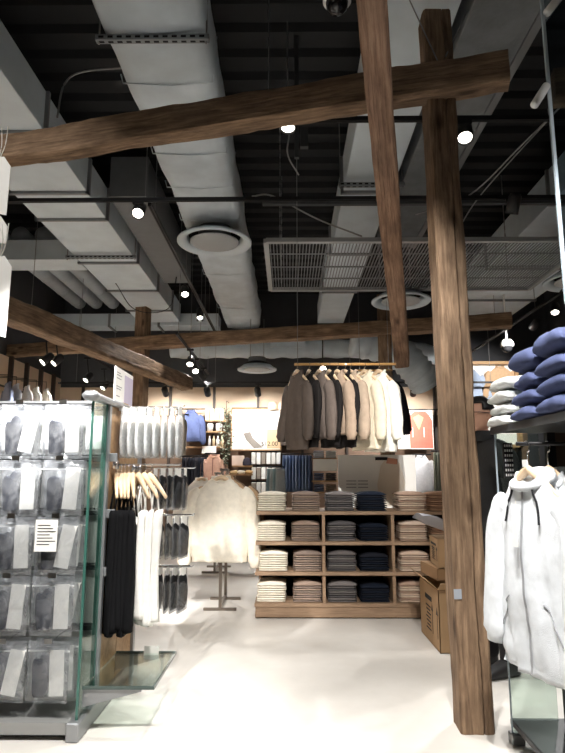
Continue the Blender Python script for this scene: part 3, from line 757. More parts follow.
for z in (1.42, 1.10, .78):                                       # arm brackets on the wood side
    bm = B(); bx(bm, GX, GX+.055, 3.425, 3.45, z-.05, z, .004); gp('arm_bracket', bm, GREYM)
# arms on the wood side
ARM = [(3.62, 1.71, .40), (3.55, 1.355, .40), (3.98, 1.34, .42), (3.98, 1.03, .42), (3.98, .70, .42)]
for (y, z, l) in ARM:
    bm = B(); tube(bm, [(GX, y, z), (GX+l, y, z), (GX+l+.008, y, z+.012)], .005, 8); tube(bm, [(GX, y+.05, z), (GX+l-.02, y+.05, z)], .005, 8)
    bx(bm, GX, GX+.012, y-.03, y+.08, z-.025, z+.025); gp('display_arm', bm, CHROME, True)
# glass tray low on the wood side
bm = B(); bx(bm, GX+.005, GX+.36, 3.2, 3.79, .222, .23); gp('tray_glass', bm, GLASS)
bm = B(); bx(bm, GX+.36, GX+.368, 3.2, 3.79, .218, .234); bx(bm, GX, GX+.368, 3.192, 3.2, .218, .234); bx(bm, GX, GX+.368, 3.79, 3.798, .218, .234); gp('tray_edge', bm, pm('dark_glass_edge', (70,84,80), .25))
for y in (3.21, 3.78):
    bm = B(); v = [bm.verts.new(p) for p in ((GX, y-.006, .22), (GX+.3, y-.006, .218), (GX+.3, y-.006, .205), (GX, y-.006, .13), (GX, y+.006, .22), (GX+.3, y+.006, .218), (GX+.3, y+.006, .205), (GX, y+.006, .13))]
    for f in ((0,1,2,3), (7,6,5,4), (0,4,5,1), (1,5,6,2), (2,6,7,3), (3,7,4,0)): bm.faces.new([v[i] for i in f])
    gp('tray_bracket', bm, GREYM)
# price card on tray and sign on top
bm = B(); box(bm, (GX+.22, 3.77, .245), (.09, .004, .05), (-.3, 0, 0)); tag(obj('price_card', bm, PAPER), 'small white price card on the low glass tray', 'card')
t2 = thing('sign_board', 'white and lavender sign standing on the gondola top', 'sign', (GX, 3.70, 1.735))
bm = B(); bx(bm, -.004, .004, -.2, .2, .005, .215); obj('board', bm, PAPER, t2)
bm = B(); bx(bm, .004, .0055, .0, .195, .01, .19); obj('picture', bm, LINK, t2)
bm = B()
for k, (z, l) in enumerate(((.185, .07), (.17, .1), (.15, .09), (.10, .11), (.085, .09), (.04, .07))): bx(bm, .004, .0055, -.17, -.17+l, z-.005, z)
obj('print', bm, GINK, t2)
bm = B(); bx(bm, -.02, .02, -.06, .06, 0, .008); obj('foot', bm, CHROME, t2)
# bagged goods
def make_bag(seed):
    t = thing('bagged_garment', 'x', 'bagged goods'); w, h = .218, .295
    bm = B(); nx, nz_ = 12, 16; G = {}
    for s in (-1, 1):
        for i in range(nx+1):
            for k in range(nz_+1):
                u = i/nx*2-1; v = k/nz_; e = (1-u**4)*min(1, (1-v)*3.2)*min(1, v*8+.15)
                y = s*(.022*e+.001+.008*nz(u*3+seed, v*4, seed)*e+.004*nz(u*9, v*11, seed+s)*e)
                G[s, i, k] = bm.verts.new((u*w/2*(1+.02*nz(v*5, seed, 2)), y, -h+h*v+.006*nz(u*3, seed, s)*(1-v)))
        for i in range(nx):
            for k in range(nz_): bm.faces.new((G[s,i,k], G[s,i+1,k], G[s,i+1,k+1], G[s,i,k+1]))
    cb = obj('clear_bag', bm, BAG, t, True)
    rnd = random.Random(seed)
    c = rnd.choice([(50,54,66), (40,44,56), (70,84,120), (46,46,52), (72,76,88)])
    bm = B(); a = folded_bm(.085, .012, .18, seed); 
    for v in a.verts: v.co = Vector((v.co.x+.006*math.sin(v.co.z*24), v.co.y, v.co.z))
    merge(bm, a, Matrix.Translation((-.045+.01*rnd.random(), 0, -.27)))
    if rnd.random() < .6:
        a = folded_bm(.05, .012, .05, seed+1); merge(bm, a, Matrix.Translation((-.035, -.002, -.11)) @ Matrix.Rotation(.5, 4, 'Y'))
    obj('contents', bm, fab(c), t, True)
    bm = B(); box(bm, (.05, -.006, -.15), (.075, .003, .22), (0, rnd.uniform(-.05, .2), 0)); obj('card_insert', bm, PAPER, t)
    bm = B(); bx(bm, -w/2, w/2, -.004, .004, -.052, -.045); obj('press_seal', bm, WHITEP, cb)
    return t
protos = [make_bag(s) for s in (1, 2, 3, 4)]
used = set()
COLW = ('beside the glass edge', 'second column from the glass', 'third column from the glass')
ROWW = ('top row', 'second row', 'middle row', 'fourth row', 'bottom row')
for i, z in enumerate(RT):
    for j, x in enumerate(CX[:3]):
        for dpt in range(2):
            k = (i*3+j*2+dpt) % 4
            lab = '%s clear bag of clothing, %s, %s' % ('front' if dpt == 0 else 'rear', ROWW[i], COLW[j])
            loc = (x+random.uniform(-.01, .01), 3.175+.075*dpt, z)
            rz = random.uniform(-.08, .08)
            if k not in used: o = protos[k]; used.add(k); o.location = loc; o.rotation_euler = (0, 0, rz); o['label'] = lab
            else: o = dup(protos[k], loc, (0, 0, rz), lab)
            o['group'] = 'clear bags on the left gondola'
t2 = thing('price_notice', 'white printed notice hanging in front of the bags', 'notice', (-1.255, 3.12, 1.075))
bm = B(); box(bm, (0, 0, -.09), (.115, .003, .16)); obj('sheet', bm, PAPER, t2)
bm = B()
for k in range(7): bx(bm, -.045, .02+.015*(k % 3), -.003, -.0015, -.04-.016*k, -.036-.016*k)
obj('print', bm, INK, t2)
# packs hung along the arms (edge towards us)
def make_pack(col, h, d, seed):
    t = thing('pack', 'x', 'pack')
    rnd = random.Random(seed)
    bm = B(); rings = []
    for k in range(13):
        v = k/12; th = .017*math.sin(min(1, v*1.15+.08)*PI)**.5 if v < .95 else .002
        ring = []
        for q in range(16):
            an = 2*PI*q/16; c, s = math.cos(an), math.sin(an)
            ring.append(Vector((c*(th+.004*nz(v*6, s*2, seed)), math.copysign(abs(s)**.6, s)*d/2, -h+h*v+.004*nz(s*3, seed, v))))
        rings.append(ring)
    loft(bm, rings); obj('clear_sleeve', bm, PACK, t, True)
    bm = B(); a = folded_bm(d*.88, .02, h*.82, seed); merge(bm, a, Matrix.Translation((0, 0, -h*.97)) @ Matrix.Rotation(PI/2, 4, 'Z')); obj('folded_top', bm, fab(col), t, True)
    bm = B(); bx(bm, -.0025, .0025, -d*.3, d*.3, -.05, .012); obj('hang_tab', bm, PAPER, t)
    return t
def pack_row(col, y, z, n, h, d, lab, x0, dx, seed):
    p = make_pack(col, h, d, seed)
    for i in range(n):
        l = '%s, %s from the panel' % (lab, ORD[i]); loc = (x0+dx*i, y, z-.014); rz = random.uniform(-.22, .1)
        if i == 0: o = p; o.location = loc; o.rotation_euler = (0, 0, rz); o['label'] = l
        else: o = dup(p, loc, (0, 0, rz), l)
        o['group'] = lab+' row'
pack_row((240,238,232), 3.62, 1.71, 8, .30, .17, 'white packed vest on the top arm', GX+.05, .047, 5)
for r_, (z, nm) in enumerate(((1.34, 'upper'), (1.03, 'middle'), (.70, 'lower'))):
    pack_row((26,26,28), 3.98, z, 5, .26, .17, 'black packed top on the %s arm' % nm, GX+.16, .05, 8+r_)
# camisoles and vests on hangers
def camisole(col, label, loc, rotz, w=.31, L=.75, seed=0):
    t = thing('camisole', label, 'camisole', loc, (0, 0, rotz)); bm = B(); rings = []; n = 36
    for k in range(22):
        v = k/21; z = -L+(L-.2)*v; hw = w/2*(1.0-.16*math.sin(v*PI*.9)); ring = []
        for q in range(n):
            an = 2*PI*q/n; c, s = math.cos(an), math.sin(an); f = .012*nz(c*3+seed, z*2, seed)+.01*nz(c*7, z*3, s+seed)
            x = hw*math.copysign(abs(c)**.8, c); y = (.035*math.copysign(abs(s)**.8, s))+f*(1 if s > 0 else -1)
            zz = z
            if v > .85: zz += (v-.85)/.15*(.05*math.cos(abs(x)/hw*PI*1.5+PI*.5)-.01)
            ring.append(Vector((x, y, zz)))
        rings.append(ring)
    loft(bm, rings, True, True); obj('garment_body', bm, fab(col), t, True)
    for sx in (-1, 1):
        for sy in (-1, 1):
            bm = B(); tube(bm, [(sx*w*.26, sy*.03, -.2), (sx*w*.24, sy*.018, -.1), (sx*w*.22, 0, -.005)], .005, 6); obj('strap', bm, fab(col), t, True)
    return t
for i in range(8):
    blk = i < 5; z = 1.355; y = 3.55
    x = -1.025+.024*i if blk else -.895+.034*(i-5); rz = -1.32+random.uniform(-.08, .08) if blk else -.95+.12*(i-5)
    nm = 'black' if blk else 'white'
    hanger((x, y, z-.085), rz, 'pale wooden hanger of the %s camisole, %s from the panel' % (nm, ORD[i]), HANGW, .30, .09)
    camisole((16,16,18) if blk else (238,236,230), '%s strappy camisole hung on the gondola arm, %s from the panel' % (nm, ORD[i]), (x, y, z-.098), rz, .34 if blk else .25, (.84 if blk else .80)-.02*(i % 3), i*2.2)
# ------------------------------------------------------------------ paper banners hanging from the beam end at left
for i, (z, h, y, nm, dx) in enumerate(((3.40, .44, 3.62, 'upper white paper banner with print hanging from the thick beam end', 0), (3.0, .22, 3.66, 'grey and white paper strip between the two paper banners', 0), (2.70, .56, 3.6, 'lower white paper banner hanging at the left edge', 0))):
    x1 = at((13, 12, 14)[i], (200, 230, 300)[i], y).x
    t = thing('paper_banner', nm, 'banner', (x1-.2+dx, y, z), (0, 0, -.25))
    bm = B(); v = []
    for (x, zz) in ((-.2, 0), (.14, -.02), (.2, -.1), (.195, -h), (-.2, -h+.12)): v.append((x, zz))
    f0 = [bm.verts.new((x, -.002, zz)) for x, zz in v]; f1 = [bm.verts.new((x, .002, zz)) for x, zz in v]
    bm.faces.new(f0); bm.faces.new(list(reversed(f1)))
    for k in range(5): bm.faces.new((f0[k], f1[k], f1[(k+1) % 5], f0[(k+1) % 5]))
    obj('sheet', bm, PAPER, t)
    bm = B()
    for k in range(3): bx(bm, .02, .13-.02*k, -.0035, -.002, -h*.62-.03*k, -h*.62+.012-.03*k)
    obj('print', bm, pm('brown_ink', (140,110,96), .8) if i == 0 else GINK, t)
    bm = B()
    for k in (-1, 0, 1): tube(bm, curve([(.1+k*.01, 0, -.02), (.13+k*.03, -.02, .06), (.1+k*.05, .0, (.2, .12, .2)[i])], 5), .003, 5)
    obj('string', bm, PAPER, t)
# ------------------------------------------------------------------ right gondola
t = thing('dark_shelf_gondola', 'dark grey shop gondola at right carrying folded sweaters and jackets', 'display stand', (1.5, 2.2, 0))
def gr(name, bm, mat, sm=False):
    for v in bm.verts: v.co -= Vector((1.5, 2.2, 0))
    return obj(name, bm, mat, t, sm)
SHZ = 1.535
bm = B(); bx(bm, 1.07, 1.86, .5, 3.12, SHZ-.022, SHZ, .003); gr('top_shelf', bm, DGREY)
bm = B(); bx(bm, 1.07, 1.085, .5, 3.12, SHZ-.03, SHZ+.006); gr('shelf_lip', bm, DGREY)
bm = B(); bx(bm, 1.72, 1.76, .5, 3.1, .1, 1.51); gr('back_panel', bm, pm('brown_back', (92,74,60), .6, 0, .05))
bm = B(); bx(bm, 1.10, 1.76, .5, 3.16, .075, .105, .004); gr('base_plate', bm, DGREY)
bm = B(); bx(bm, 1.2, 1.76, .5, 3.0, 0, .075); gr('plinth', bm, BLACK)
bm = B(); bx(bm, 1.325, 1.365, 3.02, 3.06, .1, 1.51); gr('upright', bm, BLACK)
bm = B(); bx(bm, 1.365, 1.72, 3.03, 3.05, .1, 1.51); gr('end_wood_panel', bm, pm('brown_back', (92,74,60)))
bm = B(); bx(bm, 1.10, 1.325, 3.125, 3.133, .03, 1.51); gr('glass_side', bm, GLASS)
bm = B(); bx(bm, 1.094, 1.10, 3.124, 3.134, .03, 1.51); gr('glass_edge', bm, GLASSG)
bm = B(); bx(bm, 1.085, 1.15, 3.10, 3.16, 0, .05, .004); bx(bm, 1.13, 1.2, 3.10, 3.14, .05, .10, .004); gr('glass_clip', bm, GREYM)
bm = B(); bx(bm, 1.12, 1.17, 3.08, 3.1, 1.28, 1.46, .003)
for a in range(4):
    for c in range(7): box(bm, (1.128+a*.0115, 3.079, 1.295+c*.025), (.006, .003, .012), mi=1)
gr('perforated_plate', bm, [BLACK, WHITEP])
bm = B(); tube(bm, [(.995, 2.58, 1.43), (1.74, 2.58, 1.43)], .009, 8); gr('hanging_arm', bm, BLACK, True)
bm = B(); bx(bm, 1.10, 1.30, 3.0, 3.012, .0, .001); bm.free()
JG = (222,226,230)
for i in range(3):
    x = 1.04+.095*i
    hung('zip_jacket', JG if i != 2 else (206,210,214), 'light grey zip jacket hung under the sweater shelf, %s from the aisle' % ORD[i], 'jacket', x, 2.58+.015*i, 1.44, -1.30-.04*i, hl='pale wooden hanger of the light grey jacket, %s from the aisle' % ORD[i],
         hook=.145, w=.48, L=.81, sleeve=.62, seed=21+i*2, thick=.085, hood=True, zipc=(150,152,156), pock=True, spread=.03, wr=.02, strings=(40,40,44) if i == 0 else None)
for i in range(4):
    x = 1.335+.07*i
    hung('grey_cardigan', (150,150,150) if i < 2 else (70,66,64), 'darker grey garment on a brown hanger at right, %s along the rail' % ORD[i], 'cardigan', x, 2.6, 1.44, -1.35, hw=HANGB, hl='brown hanger at right, %s along the rail' % ORD[i], hook=.13, w=.46, L=.70, sleeve=.55, seed=31+i, thick=.045, spread=.03)
t2 = thing('size_tag', 'white size tag clipped to the first pale hanger', 'tag', (1.012, 2.54, 1.345))
bm = B(); box(bm, (0, 0, 0), (.006, .045, .03)); obj('tag_card', bm, WHITEP, t2)
t2 = thing('price_tag', 'white paper price tag hanging on the front jacket', 'tag', (.955, 2.55, 1.13), (0, 0, -1.3))
bm = B(); box(bm, (0, 0, -.07), (.03, .002, .12)); tube(bm, [(0, 0, -.01), (.005, .01, .06)], .0015, 5); obj('tag_card', bm, PAPER, t2)
# folded sweaters on the shelf
def sweater_bm(w, d, h, seed):
    bm = B(); n = 22; rings = []
    for i in range(n+1):
        x = -w/2+w*i/n; u = 2*i/n-1; e = max(0, 1-abs(u)**3.2)**.5; ring = []
        for k in range(22):
            an = 2*PI*k/22; c, s = math.cos(an), math.sin(an)
            y = math.copysign(abs(c)**.62, c)*d/2*(.9+.1*e); z = h*.5+math.copysign(abs(s)**.8, s)*h*.5*(.12+.88*e)
            z += .010*nz(x*9, y*7, seed)*(1 if s > 0 else .3)+.005*nz(x*22, y*20, seed); y += .008*nz(x*8, z*20, seed)
            z -= .015*(abs(u)**3)
            ring.append(Vector((x, y, max(z, 0))))
        rings.append(ring)
    loft(bm, rings); return bm
NAVY = fab((76,84,116)); LGREY = fab((214,216,214))
for ci, (y, nm, mat, hs, w) in enumerate(((2.99, 'light grey', LGREY, (.060, .068, .068, .078), .28), (2.66, 'navy blue', NAVY, (.075, .08, .085, .12), .27), (2.36, 'navy blue', NAVY, (.085, .09, .09, .11), .29))):
    z = SHZ+.001
    for k, h in enumerate(hs):
        bm = sweater_bm(w, .34, h, ci*7+k)
        o = obj('folded_sweater', bm, mat, None, True, (1.225+random.uniform(-.012, .012), y+random.uniform(-.008, .008), z), (0, 0, PI/2+random.uniform(-.05, .05)))
        z += h*.93
        tag(o, '%s folded sweater, %s from the shelf, %s stack' % (nm, ORD[k], ('far', 'middle', 'near')[ci]), 'sweater', 'folded sweaters on the dark shelf')
# tall glass sheet at the right edge
t = thing('glass_screen', 'tall clear glass sheet hanging at the upper right edge', 'glass panel', (1.05, 2.2, 1.9))
gx = at(551, 120, 2.2).x-1.05
bm = B(); bx(bm, gx+.008, gx+.75, -.005, .005, .05, 3.2); obj('sheet', bm, glass_mat('bluish_glass', (222,232,238), .04), t)
bm = B(); bx(bm, gx-.004, gx+.008, -.006, .006, .05, 3.2); obj('polished_edge', bm, GLASSG, t)
bm = B(); p = at(540, 97, 2.2)
tube(bm, [(p.x-1.05-.035, -.02, p.z-1.9-.05), (p.x-1.05+.03, .0, p.z-1.9+.05)], .017, 14); obj('standoff', bm, WHITEP, t, True)
bm = B(); p = at(549, 8, 2.2); tube(bm, [(p.x-1.05-.02, -.02, p.z-1.9-.04), (p.x-1.05+.06, 0, p.z-1.9+.07)], .017, 14); obj('standoff', bm, WHITEP, t, True)
# ------------------------------------------------------------------ cardboard boxes
def carton(name, label, x0, x1, y0, y1, z0, z1, flaps=False, prints=False, mat=CARD, rz=0):
    cx, cy = (x0+x1)/2, (y0+y1)/2; t = thing(name, label, 'box', (cx, cy, z0), (0, 0, rz)); a, b_, h = (x1-x0)/2, (y1-y0)/2, z1-z0
    bm = B(); th = .006
    bx(bm, -a, a, -b_, b_, 0, th); bx(bm, -a, -a+th, -b_, b_, 0, h); bx(bm, a-th, a, -b_, b_, 0, h); bx(bm, -a, a, -b_, -b_+th, 0, h); bx(bm, -a, a, b_-th, b_, 0, h)
    if not flaps: bx(bm, -a, a, -b_, b_, h-th, h)
    cb = obj('carton_body', bm, mat, t)
    if flaps:
        bm = B(); box(bm, (-a-.035, 0, h+.04), (.005, 2*b_, .12), (0, -.9, 0)); obj('flap', bm, mat, cb)
        bm = B(); box(bm, (0, -b_-.04, h+.035), (2*a, .005, .12), (.95, 0, 0)); obj('flap', bm, mat, cb)
    if prints:
        bm = B(); X = -a-.001
        bx(bm, X-.001, X, -.10, .12, h*.72, h*.80)
        for k in range(7): bx(bm, X-.001, X, -.06+.02*(k % 2), .10-.015*(k % 3), h*(.60-.065*k), h*(.625-.065*k))
        obj('text_block', bm, INK, cb)
        for y in (-b_+.05, -b_+.2):
            bm = B(); bx(bm, X-.001, X, y-.006, y+.006, h*.2, h*.6)
            vs = [bm.verts.new((X-.001, y-.03, h*.58)), bm.verts.new((X-.001, y+.03, h*.58)), bm.verts.new((X-.001, y, h*.72))]; bm.faces.new(vs); obj('arrow_mark', bm, INK, cb)
    return t
carton('cardboard_box', 'large printed cardboard box on the floor behind the foreground post', 1.115, 1.50, 4.58, 5.2, 0, .44, True, True)
carton('cardboard_box', 'crushed cardboard box lying on the large printed box', 1.13, 1.48, 4.72, 5.15, .49, .58, False, False, CARDD, .08)
carton('cardboard_box', 'upper cardboard box on top of the pile behind the post', 1.17, 1.48, 4.7, 5.05, .585, .80, False, True, CARD, -.06)
bm = B(); G = {}
for i in range(15):
    for k in range(11):
        u, v = i/14, k/10; G[i, k] = bm.verts.new((-.2+.4*u, -.18+.36*v, .05+.10*(1-u)*(1-.4*v)+.03*math.sin(u*5+v*3)-.12*u*u))
for i in range(14):
    for k in range(10): bm.faces.new((G[i,k], G[i+1,k], G[i+1,k+1], G[i,k+1]))
o = obj('plastic_sheet', bm, pm('grey_plastic_sheet', (150,152,160), .35), None, True, (1.23, 4.8, .835))
o.modifiers.new('thick', 'SOLIDIFY').thickness = .004
tag(o, 'crumpled grey plastic sheet draped on the cardboard boxes', 'plastic sheet')
# ------------------------------------------------------------------ person behind the post
def skin_mesh(joints, edges, root, sub=2):
    me = bpy.data.meshes.new('sk'); me.from_pydata([j[0] for j in joints], edges, []); o = bpy.data.objects.new('sk', me); COL.objects.link(o)
    md = o.modifiers.new('s', 'SKIN'); md.use_smooth_shade = True
    for i, j in enumerate(joints):
        v = me.skin_vertices[0].data[i]; r = j[1]; v.radius = r if isinstance(r, tuple) else (r, r); v.use_root = (i == root)
    o.modifiers.new('u', 'SUBSURF').levels = sub
    dg = bpy.context.evaluated_depsgraph_get(); dg.update(); m2 = bpy.data.meshes.new_from_object(o.evaluated_get(dg)); bpy.data.objects.remove(o)
    return m2
def mesh_obj(name, me, mat, parent):
    me.materials.clear(); me.materials.append(mat); o = bpy.data.objects.new(name, me); COL.objects.link(o); o.parent = parent
    for p in me.polygons: p.use_smooth = True; p.material_index = 0
    return o
man = thing('person', 'person in black jacket and glasses standing behind the foreground post', 'person', (1.405, 4.2, 0), (0, 0, -1.25))
# local frame: faces -Y, x is his left-right
jt = [((0, .0, .95), (.14, .11)), ((0, .0, 1.12), (.115, .08)), ((0, .01, 1.32), (.12, .08)), ((0, .015, 1.45), (.075, .055)), ((0, .005, 1.54), .052), ((0, -.01, 1.62), .055)]
ed = [(0,1), (1,2), (2,3), (3,4), (4,5)]
for sx in (-1, 1):
    k = len(jt); jt += [((sx*.19, .015, 1.44), .05), ((sx*.235, .02, 1.18), .045), ((sx*.24, -.10, .95), .034), ((sx*.24, -.125, .90), (.022, .036)), ((sx*.238, -.14, .85), (.017, .036))]
    ed += [(3, k), (k, k+1), (k+1, k+2), (k+2, k+3), (k+3, k+4)]
    k = len(jt); jt += [((sx*.1, 0, .88), .095), ((sx*.105, -.01, .50), .06), ((sx*.11, .02, .09), .042), ((sx*.115, -.10, .045), .035)]
    ed += [(0, k), (k, k+1), (k+1, k+2), (k+2, k+3)]
body = bmesh.new(); sm = skin_mesh(jt, ed, 0); body.from_mesh(sm)
for sx in (-1, 1):                                                  # fingers
    for f_ in range(4):
        y = -.168+.024*f_-.0; L_ = (.07, .08, .075, .06)[f_]
        pts = [((sx*.238, y+.0, .85), .010), ((sx*.235, y-.008, .82), .0095), ((sx*.226, y-.008, .795), .009), ((sx*.212, y-.002, .795-L_*.45), .0075)]
        body.from_mesh(skin_mesh(pts, [(0,1), (1,2), (2,3)], 0, 1))
    pts = [((sx*.236, -.135, .895), .013), ((sx*.225, -.172, .865), .0115), ((sx*.215, -.186, .835), .0095)]
    body.from_mesh(skin_mesh(pts, [(0,1), (1,2)], 0, 1))
hd = bmesh.new(); bmesh.ops.create_uvsphere(hd, u_segments=40, v_segments=28, radius=1)
for v in hd.verts:                                                  # head with a face
    x, y, z = v.co
    jaw = 1-.28*max(0, -z)**1.3
    p = Vector((x*.075*jaw, y*.098*(1-.12*max(0, -z)) , z*.122))
    if y < 0:
        if z < -.1: p.y -= .012*max(0, -z)*(1-abs(x))
        g = lambda cx, cz, sx_, sz_: math.exp(-((x-cx)/sx_)**2-((z-cz)/sz_)**2)
        p.y += -.026*g(0, -.22, .17, .13)-.014*g(0, -.02, .12, .2)+.012*g(.38, .08, .2, .13)+.012*g(-.38, .08, .2, .13)-.006*g(0, -.52, .3, .06)-.006*g(0, -.62, .28, .06)-.008*g(0, -.9, .4, .15)-.005*g(.4, .26, .3, .07)-.005*g(-.4, .26, .3, .07)
    v.co = p+Vector((0, -.035, 1.715))
for sx in (-1, 1):
    e = bmesh.new(); bmesh.ops.create_uvsphere(e, u_segments=12, v_segments=8, radius=1)
    for v in e.verts: v.co = Vector((sx*.078+v.co.x*.012, -.02+v.co.y*.02+.006, 1.71+v.co.z*.033))
    merge(hd, e)
merge(body, hd)
bo = obj('body', body, SKIN, man, True)
rm = bo.modifiers.new('join', 'REMESH'); rm.mode = 'VOXEL'; rm.voxel_size = .006; rm.use_smooth_shade = True
dg = bpy.context.evaluated_depsgraph_get(); dg.update(); m2 = bpy.data.meshes.new_from_object(bo.evaluated_get(dg)); bo.modifiers.clear(); bo.data = m2
for p in m2.polygons: p.use_smooth = True
JB = pm('black_jacket', (26,27,29), .7, 0, .1, 12, .3, 60)
jj = [((0, .0, .86), (.17, .135)), ((0, .0, .98), (.175, .14)), ((0, .0, 1.15), (.17, .13)), ((0, .01, 1.34), (.185, .135)), ((0, .015, 1.47), (.14, .10)), ((0, .01, 1.555), .07)]
je = [(0,1), (1,2), (2,3), (3,4), (4,5)]
for sx in (-1, 1):
    k = len(jj); jj += [((sx*.195, .015, 1.45), .085), ((sx*.24, .02, 1.18), .066), ((sx*.243, -.095, .965), .048)]; je += [(4, k), (k, k+1), (k+1, k+2)]
mesh_obj('jacket', skin_mesh(jj, je, 0), JB, man)
bm = B(); lathe(bm, [(.075, 1.53), (.082, 1.56), (.078, 1.60), (.07, 1.602), (.072, 1.56)], 28, (0, -.005, 0)); obj('collar', bm, JB, man, True)
tj = [((0, 0, .95), (.155, .12)), ((0, 0, .86), (.165, .125))]; te = [(0,1)]
for sx in (-1, 1):
    k = len(tj); tj += [((sx*.1, 0, .76), .105), ((sx*.105, -.01, .5), .082), ((sx*.11, .015, .12), .068), ((sx*.11, .015, .05), .072)]; te += [(1, k), (k, k+1), (k+1, k+2), (k+2, k+3)]
mesh_obj('trousers', skin_mesh(tj, te, 0), pm('black_trousers', (30,30,33), .8), man)
for sx in (-1, 1):
    bm = B(); rings = []
    for i in range(11):
        f = i/10; y = .075-.285*f; hw = .052*(1-.35*abs(2*f-1)**3)+.004*math.sin(f*PI); h = (.12 if f < .3 else .12-.08*(f-.3)/.7)
        if i in (0, 10): hw *= .6; h *= .7
        rings.append([Vector((sx*.113+hw*math.cos(a)*1.0, y, max(.0, h*.5+h*.5*math.copysign(abs(math.sin(a))**.6, math.sin(a))))) for a in [2*PI*q/14 for q in range(14)]])
    loft(bm, rings); obj('shoe', bm, pm('black_shoe', (24,24,25), .5), man, True)
bm = B(); t_ = bmesh.new(); bmesh.ops.create_uvsphere(t_, u_segments=36, v_segments=24, radius=1)
kill = [v for v in t_.verts if (v.co.y < -.35 and v.co.z < .52) or (v.co.z < -.35) or (abs(v.co.x) > .8 and v.co.z < -.1 and v.co.y < .1) or (v.co.y < 0 and v.co.z < .25)]
bmesh.ops.delete(t_, geom=kill, context='VERTS')
for v in t_.verts:
    x, y, z = v.co; s = 1+.05*nz(x*4, y*4, z*4); v.co = Vector((x*.084*s, y*.108*s, z*.132*s))+Vector((0, -.031, 1.716))
merge(bm, t_); o = obj('hair', bm, HAIR, man, True); sd = o.modifiers.new('thick', 'SOLIDIFY'); sd.thickness = .012; sd.offset = 0
bm = B()
for sx in (-1, 1):
    tube(bm, [Vector((sx*.034+.026*math.cos(a), -.137, 1.722+.019*math.sin(a))) for a in [2*PI*q/20 for q in range(21)]], .003, 6)
    tube(bm, [(sx*.06, -.136, 1.728), (sx*.084, -.10, 1.728), (sx*.086, -.015, 1.722)], .003, 6)
tube(bm, [(-.009, -.139, 1.726), (.009, -.139, 1.726)], .003, 6)
obj('glasses', bm, BLACKP, man, True)
# ------------------------------------------------------------------ back wall merchandise
BY = 12.0
def rect(x0, y0, x1, y1, Y=BY):
    a, c = at(x0, y0, Y), at(x1, y1, Y); return a.x, c.x, c.z, a.z           # x0,x1,z0,z1
def shelf(x0, x1, py, label, Y=12.05, d=.36, mat=OAK):
    a, b_, z, _ = rect(x0, py, x1, py, Y-.18)
    bm = B(); bx(bm, a, b_, Y-.18, Y+.2, z-.03, z, .003); return tag(obj('wall_shelf', bm, mat), label, 'shelf'), a, b_, z
def rail(x0, x1, py, label, Y=12.0):
    a, b_, z, _ = rect(x0, py, x1, py, Y); t = thing('wall_hanging_rail', label, 'clothes rail', ((a+b_)/2, Y, z)); h = (b_-a)/2
    bm = B(); tube(bm, [(-h, 0, 0), (h, 0, 0)], .013, 8); obj('rail_bar', bm, BLACK, t, True)
    for sx in (-h+.05, h-.05):
        bm = B(); tube(bm, [(sx, 0, 0), (sx, .3, 0)], .012, 8); obj('rail_bracket', bm, BLACK, t, True)
    return z
# posters
t = None
x0, x1, z0, z1 = rect(232, 409, 280.5, 450)
t = thing('sock_poster', 'framed sock poster with price on the back wall', 'poster', ((x0+x1)/2, BY, z0)); w, h = (x1-x0), z1-z0
bm = B(); bx(bm, -w/2, w/2, 0, .03, 0, h); obj('board', bm, PAPER, t)
bm = B()
for a in (-w/2, w/2): bx(bm, a-.012, a+.012, -.012, .03, -.012, h+.012)
for z in (0, h): bx(bm, -w/2, w/2, -.012, .03, z-.012, z+.012)
obj('frame', bm, OAK, t)
bm = B(); bx(bm, w*.22, w*.49, -.003, 0, .03, h*.5); obj('beige_panel', bm, pm('poster_beige', (222,194,156), .8), t)
bm = B(); v = [bm.verts.new((x*w, -.005, z*h)) for x, z in ((-.26, .40), (-.12, .44), (-.07, .30), (.14, .06), (-.04, .04), (-.20, .24))]; bm.faces.new(v)
obj('sock_picture', bm, pm('sock_grey', (142,134,126), .8, 0, .1, 40), t)
text_part('title_lettering', "MEN'S", h*.13, pm('poster_text', (50,40,34), .8), t, Matrix.Translation((-w*.42, -.004, h*.83)) @ FRONT)
text_part('price_lettering', "$12.00", h*.15, pm('poster_text', (50,40,34), .8), t, Matrix.Translation((w*.10, -.006, h*.10)) @ FRONT)
bm = B()
for k, (a, l, z) in enumerate(((-.42, .2, .79), (.2, .24, .68), (.2, .18, .62), (.2, .2, .57), (-.46, .08, .2))): bx(bm, a*w, (a+l)*w, -.003, 0, z*h, (z+.012)*h)
obj('print_lines', bm, GINK, t)
x0, x1, z0, z1 = rect(397, 410, 434, 449)
t = thing('hoodie_poster', 'poster with a coral hoodie and red lettering on the back wall', 'poster', ((x0+x1)/2, BY, z0)); w, h = x1-x0, z1-z0
bm = B(); bx(bm, -w/2, w/2, 0, .03, 0, h); obj('board', bm, PAPER, t)
CORAL = pm('coral_print', (216,110,92), .8, 0, .08, 12)
bm = B(); v = [bm.verts.new((x*w, -.003, z*h)) for x, z in ((-.16, .02), (.48, .02), (.48, .72), (.40, .86), (.30, .96), (-.02, .96), (-.14, .86), (-.18, .70))]; bm.faces.new(v); obj('hoodie_picture', bm, CORAL, t)
bm = B(); v = [bm.verts.new((x*w, -.006, z*h)) for x, z in ((.10, .48), (.24, .80), (.10, .88), (-.06, .80))]; bm.faces.new(v); obj('hood_lining', bm, pm('coral_lining', (226,176,128), .8), t)
bm = B()
for x in (-.08, .24): bx(bm, x*w-.008, x*w+.008, -.008, -.005, .3*h, .55*h)
obj('drawstring_picture', bm, PAPER, t)
bm = B(); bx(bm, -.36*w, -.24*w, -.003, 0, .84*h, .93*h); bx(bm, -.34*w, -.24*w, -.003, 0, .73*h, .80*h); obj('red_lettering', bm, RED, t)
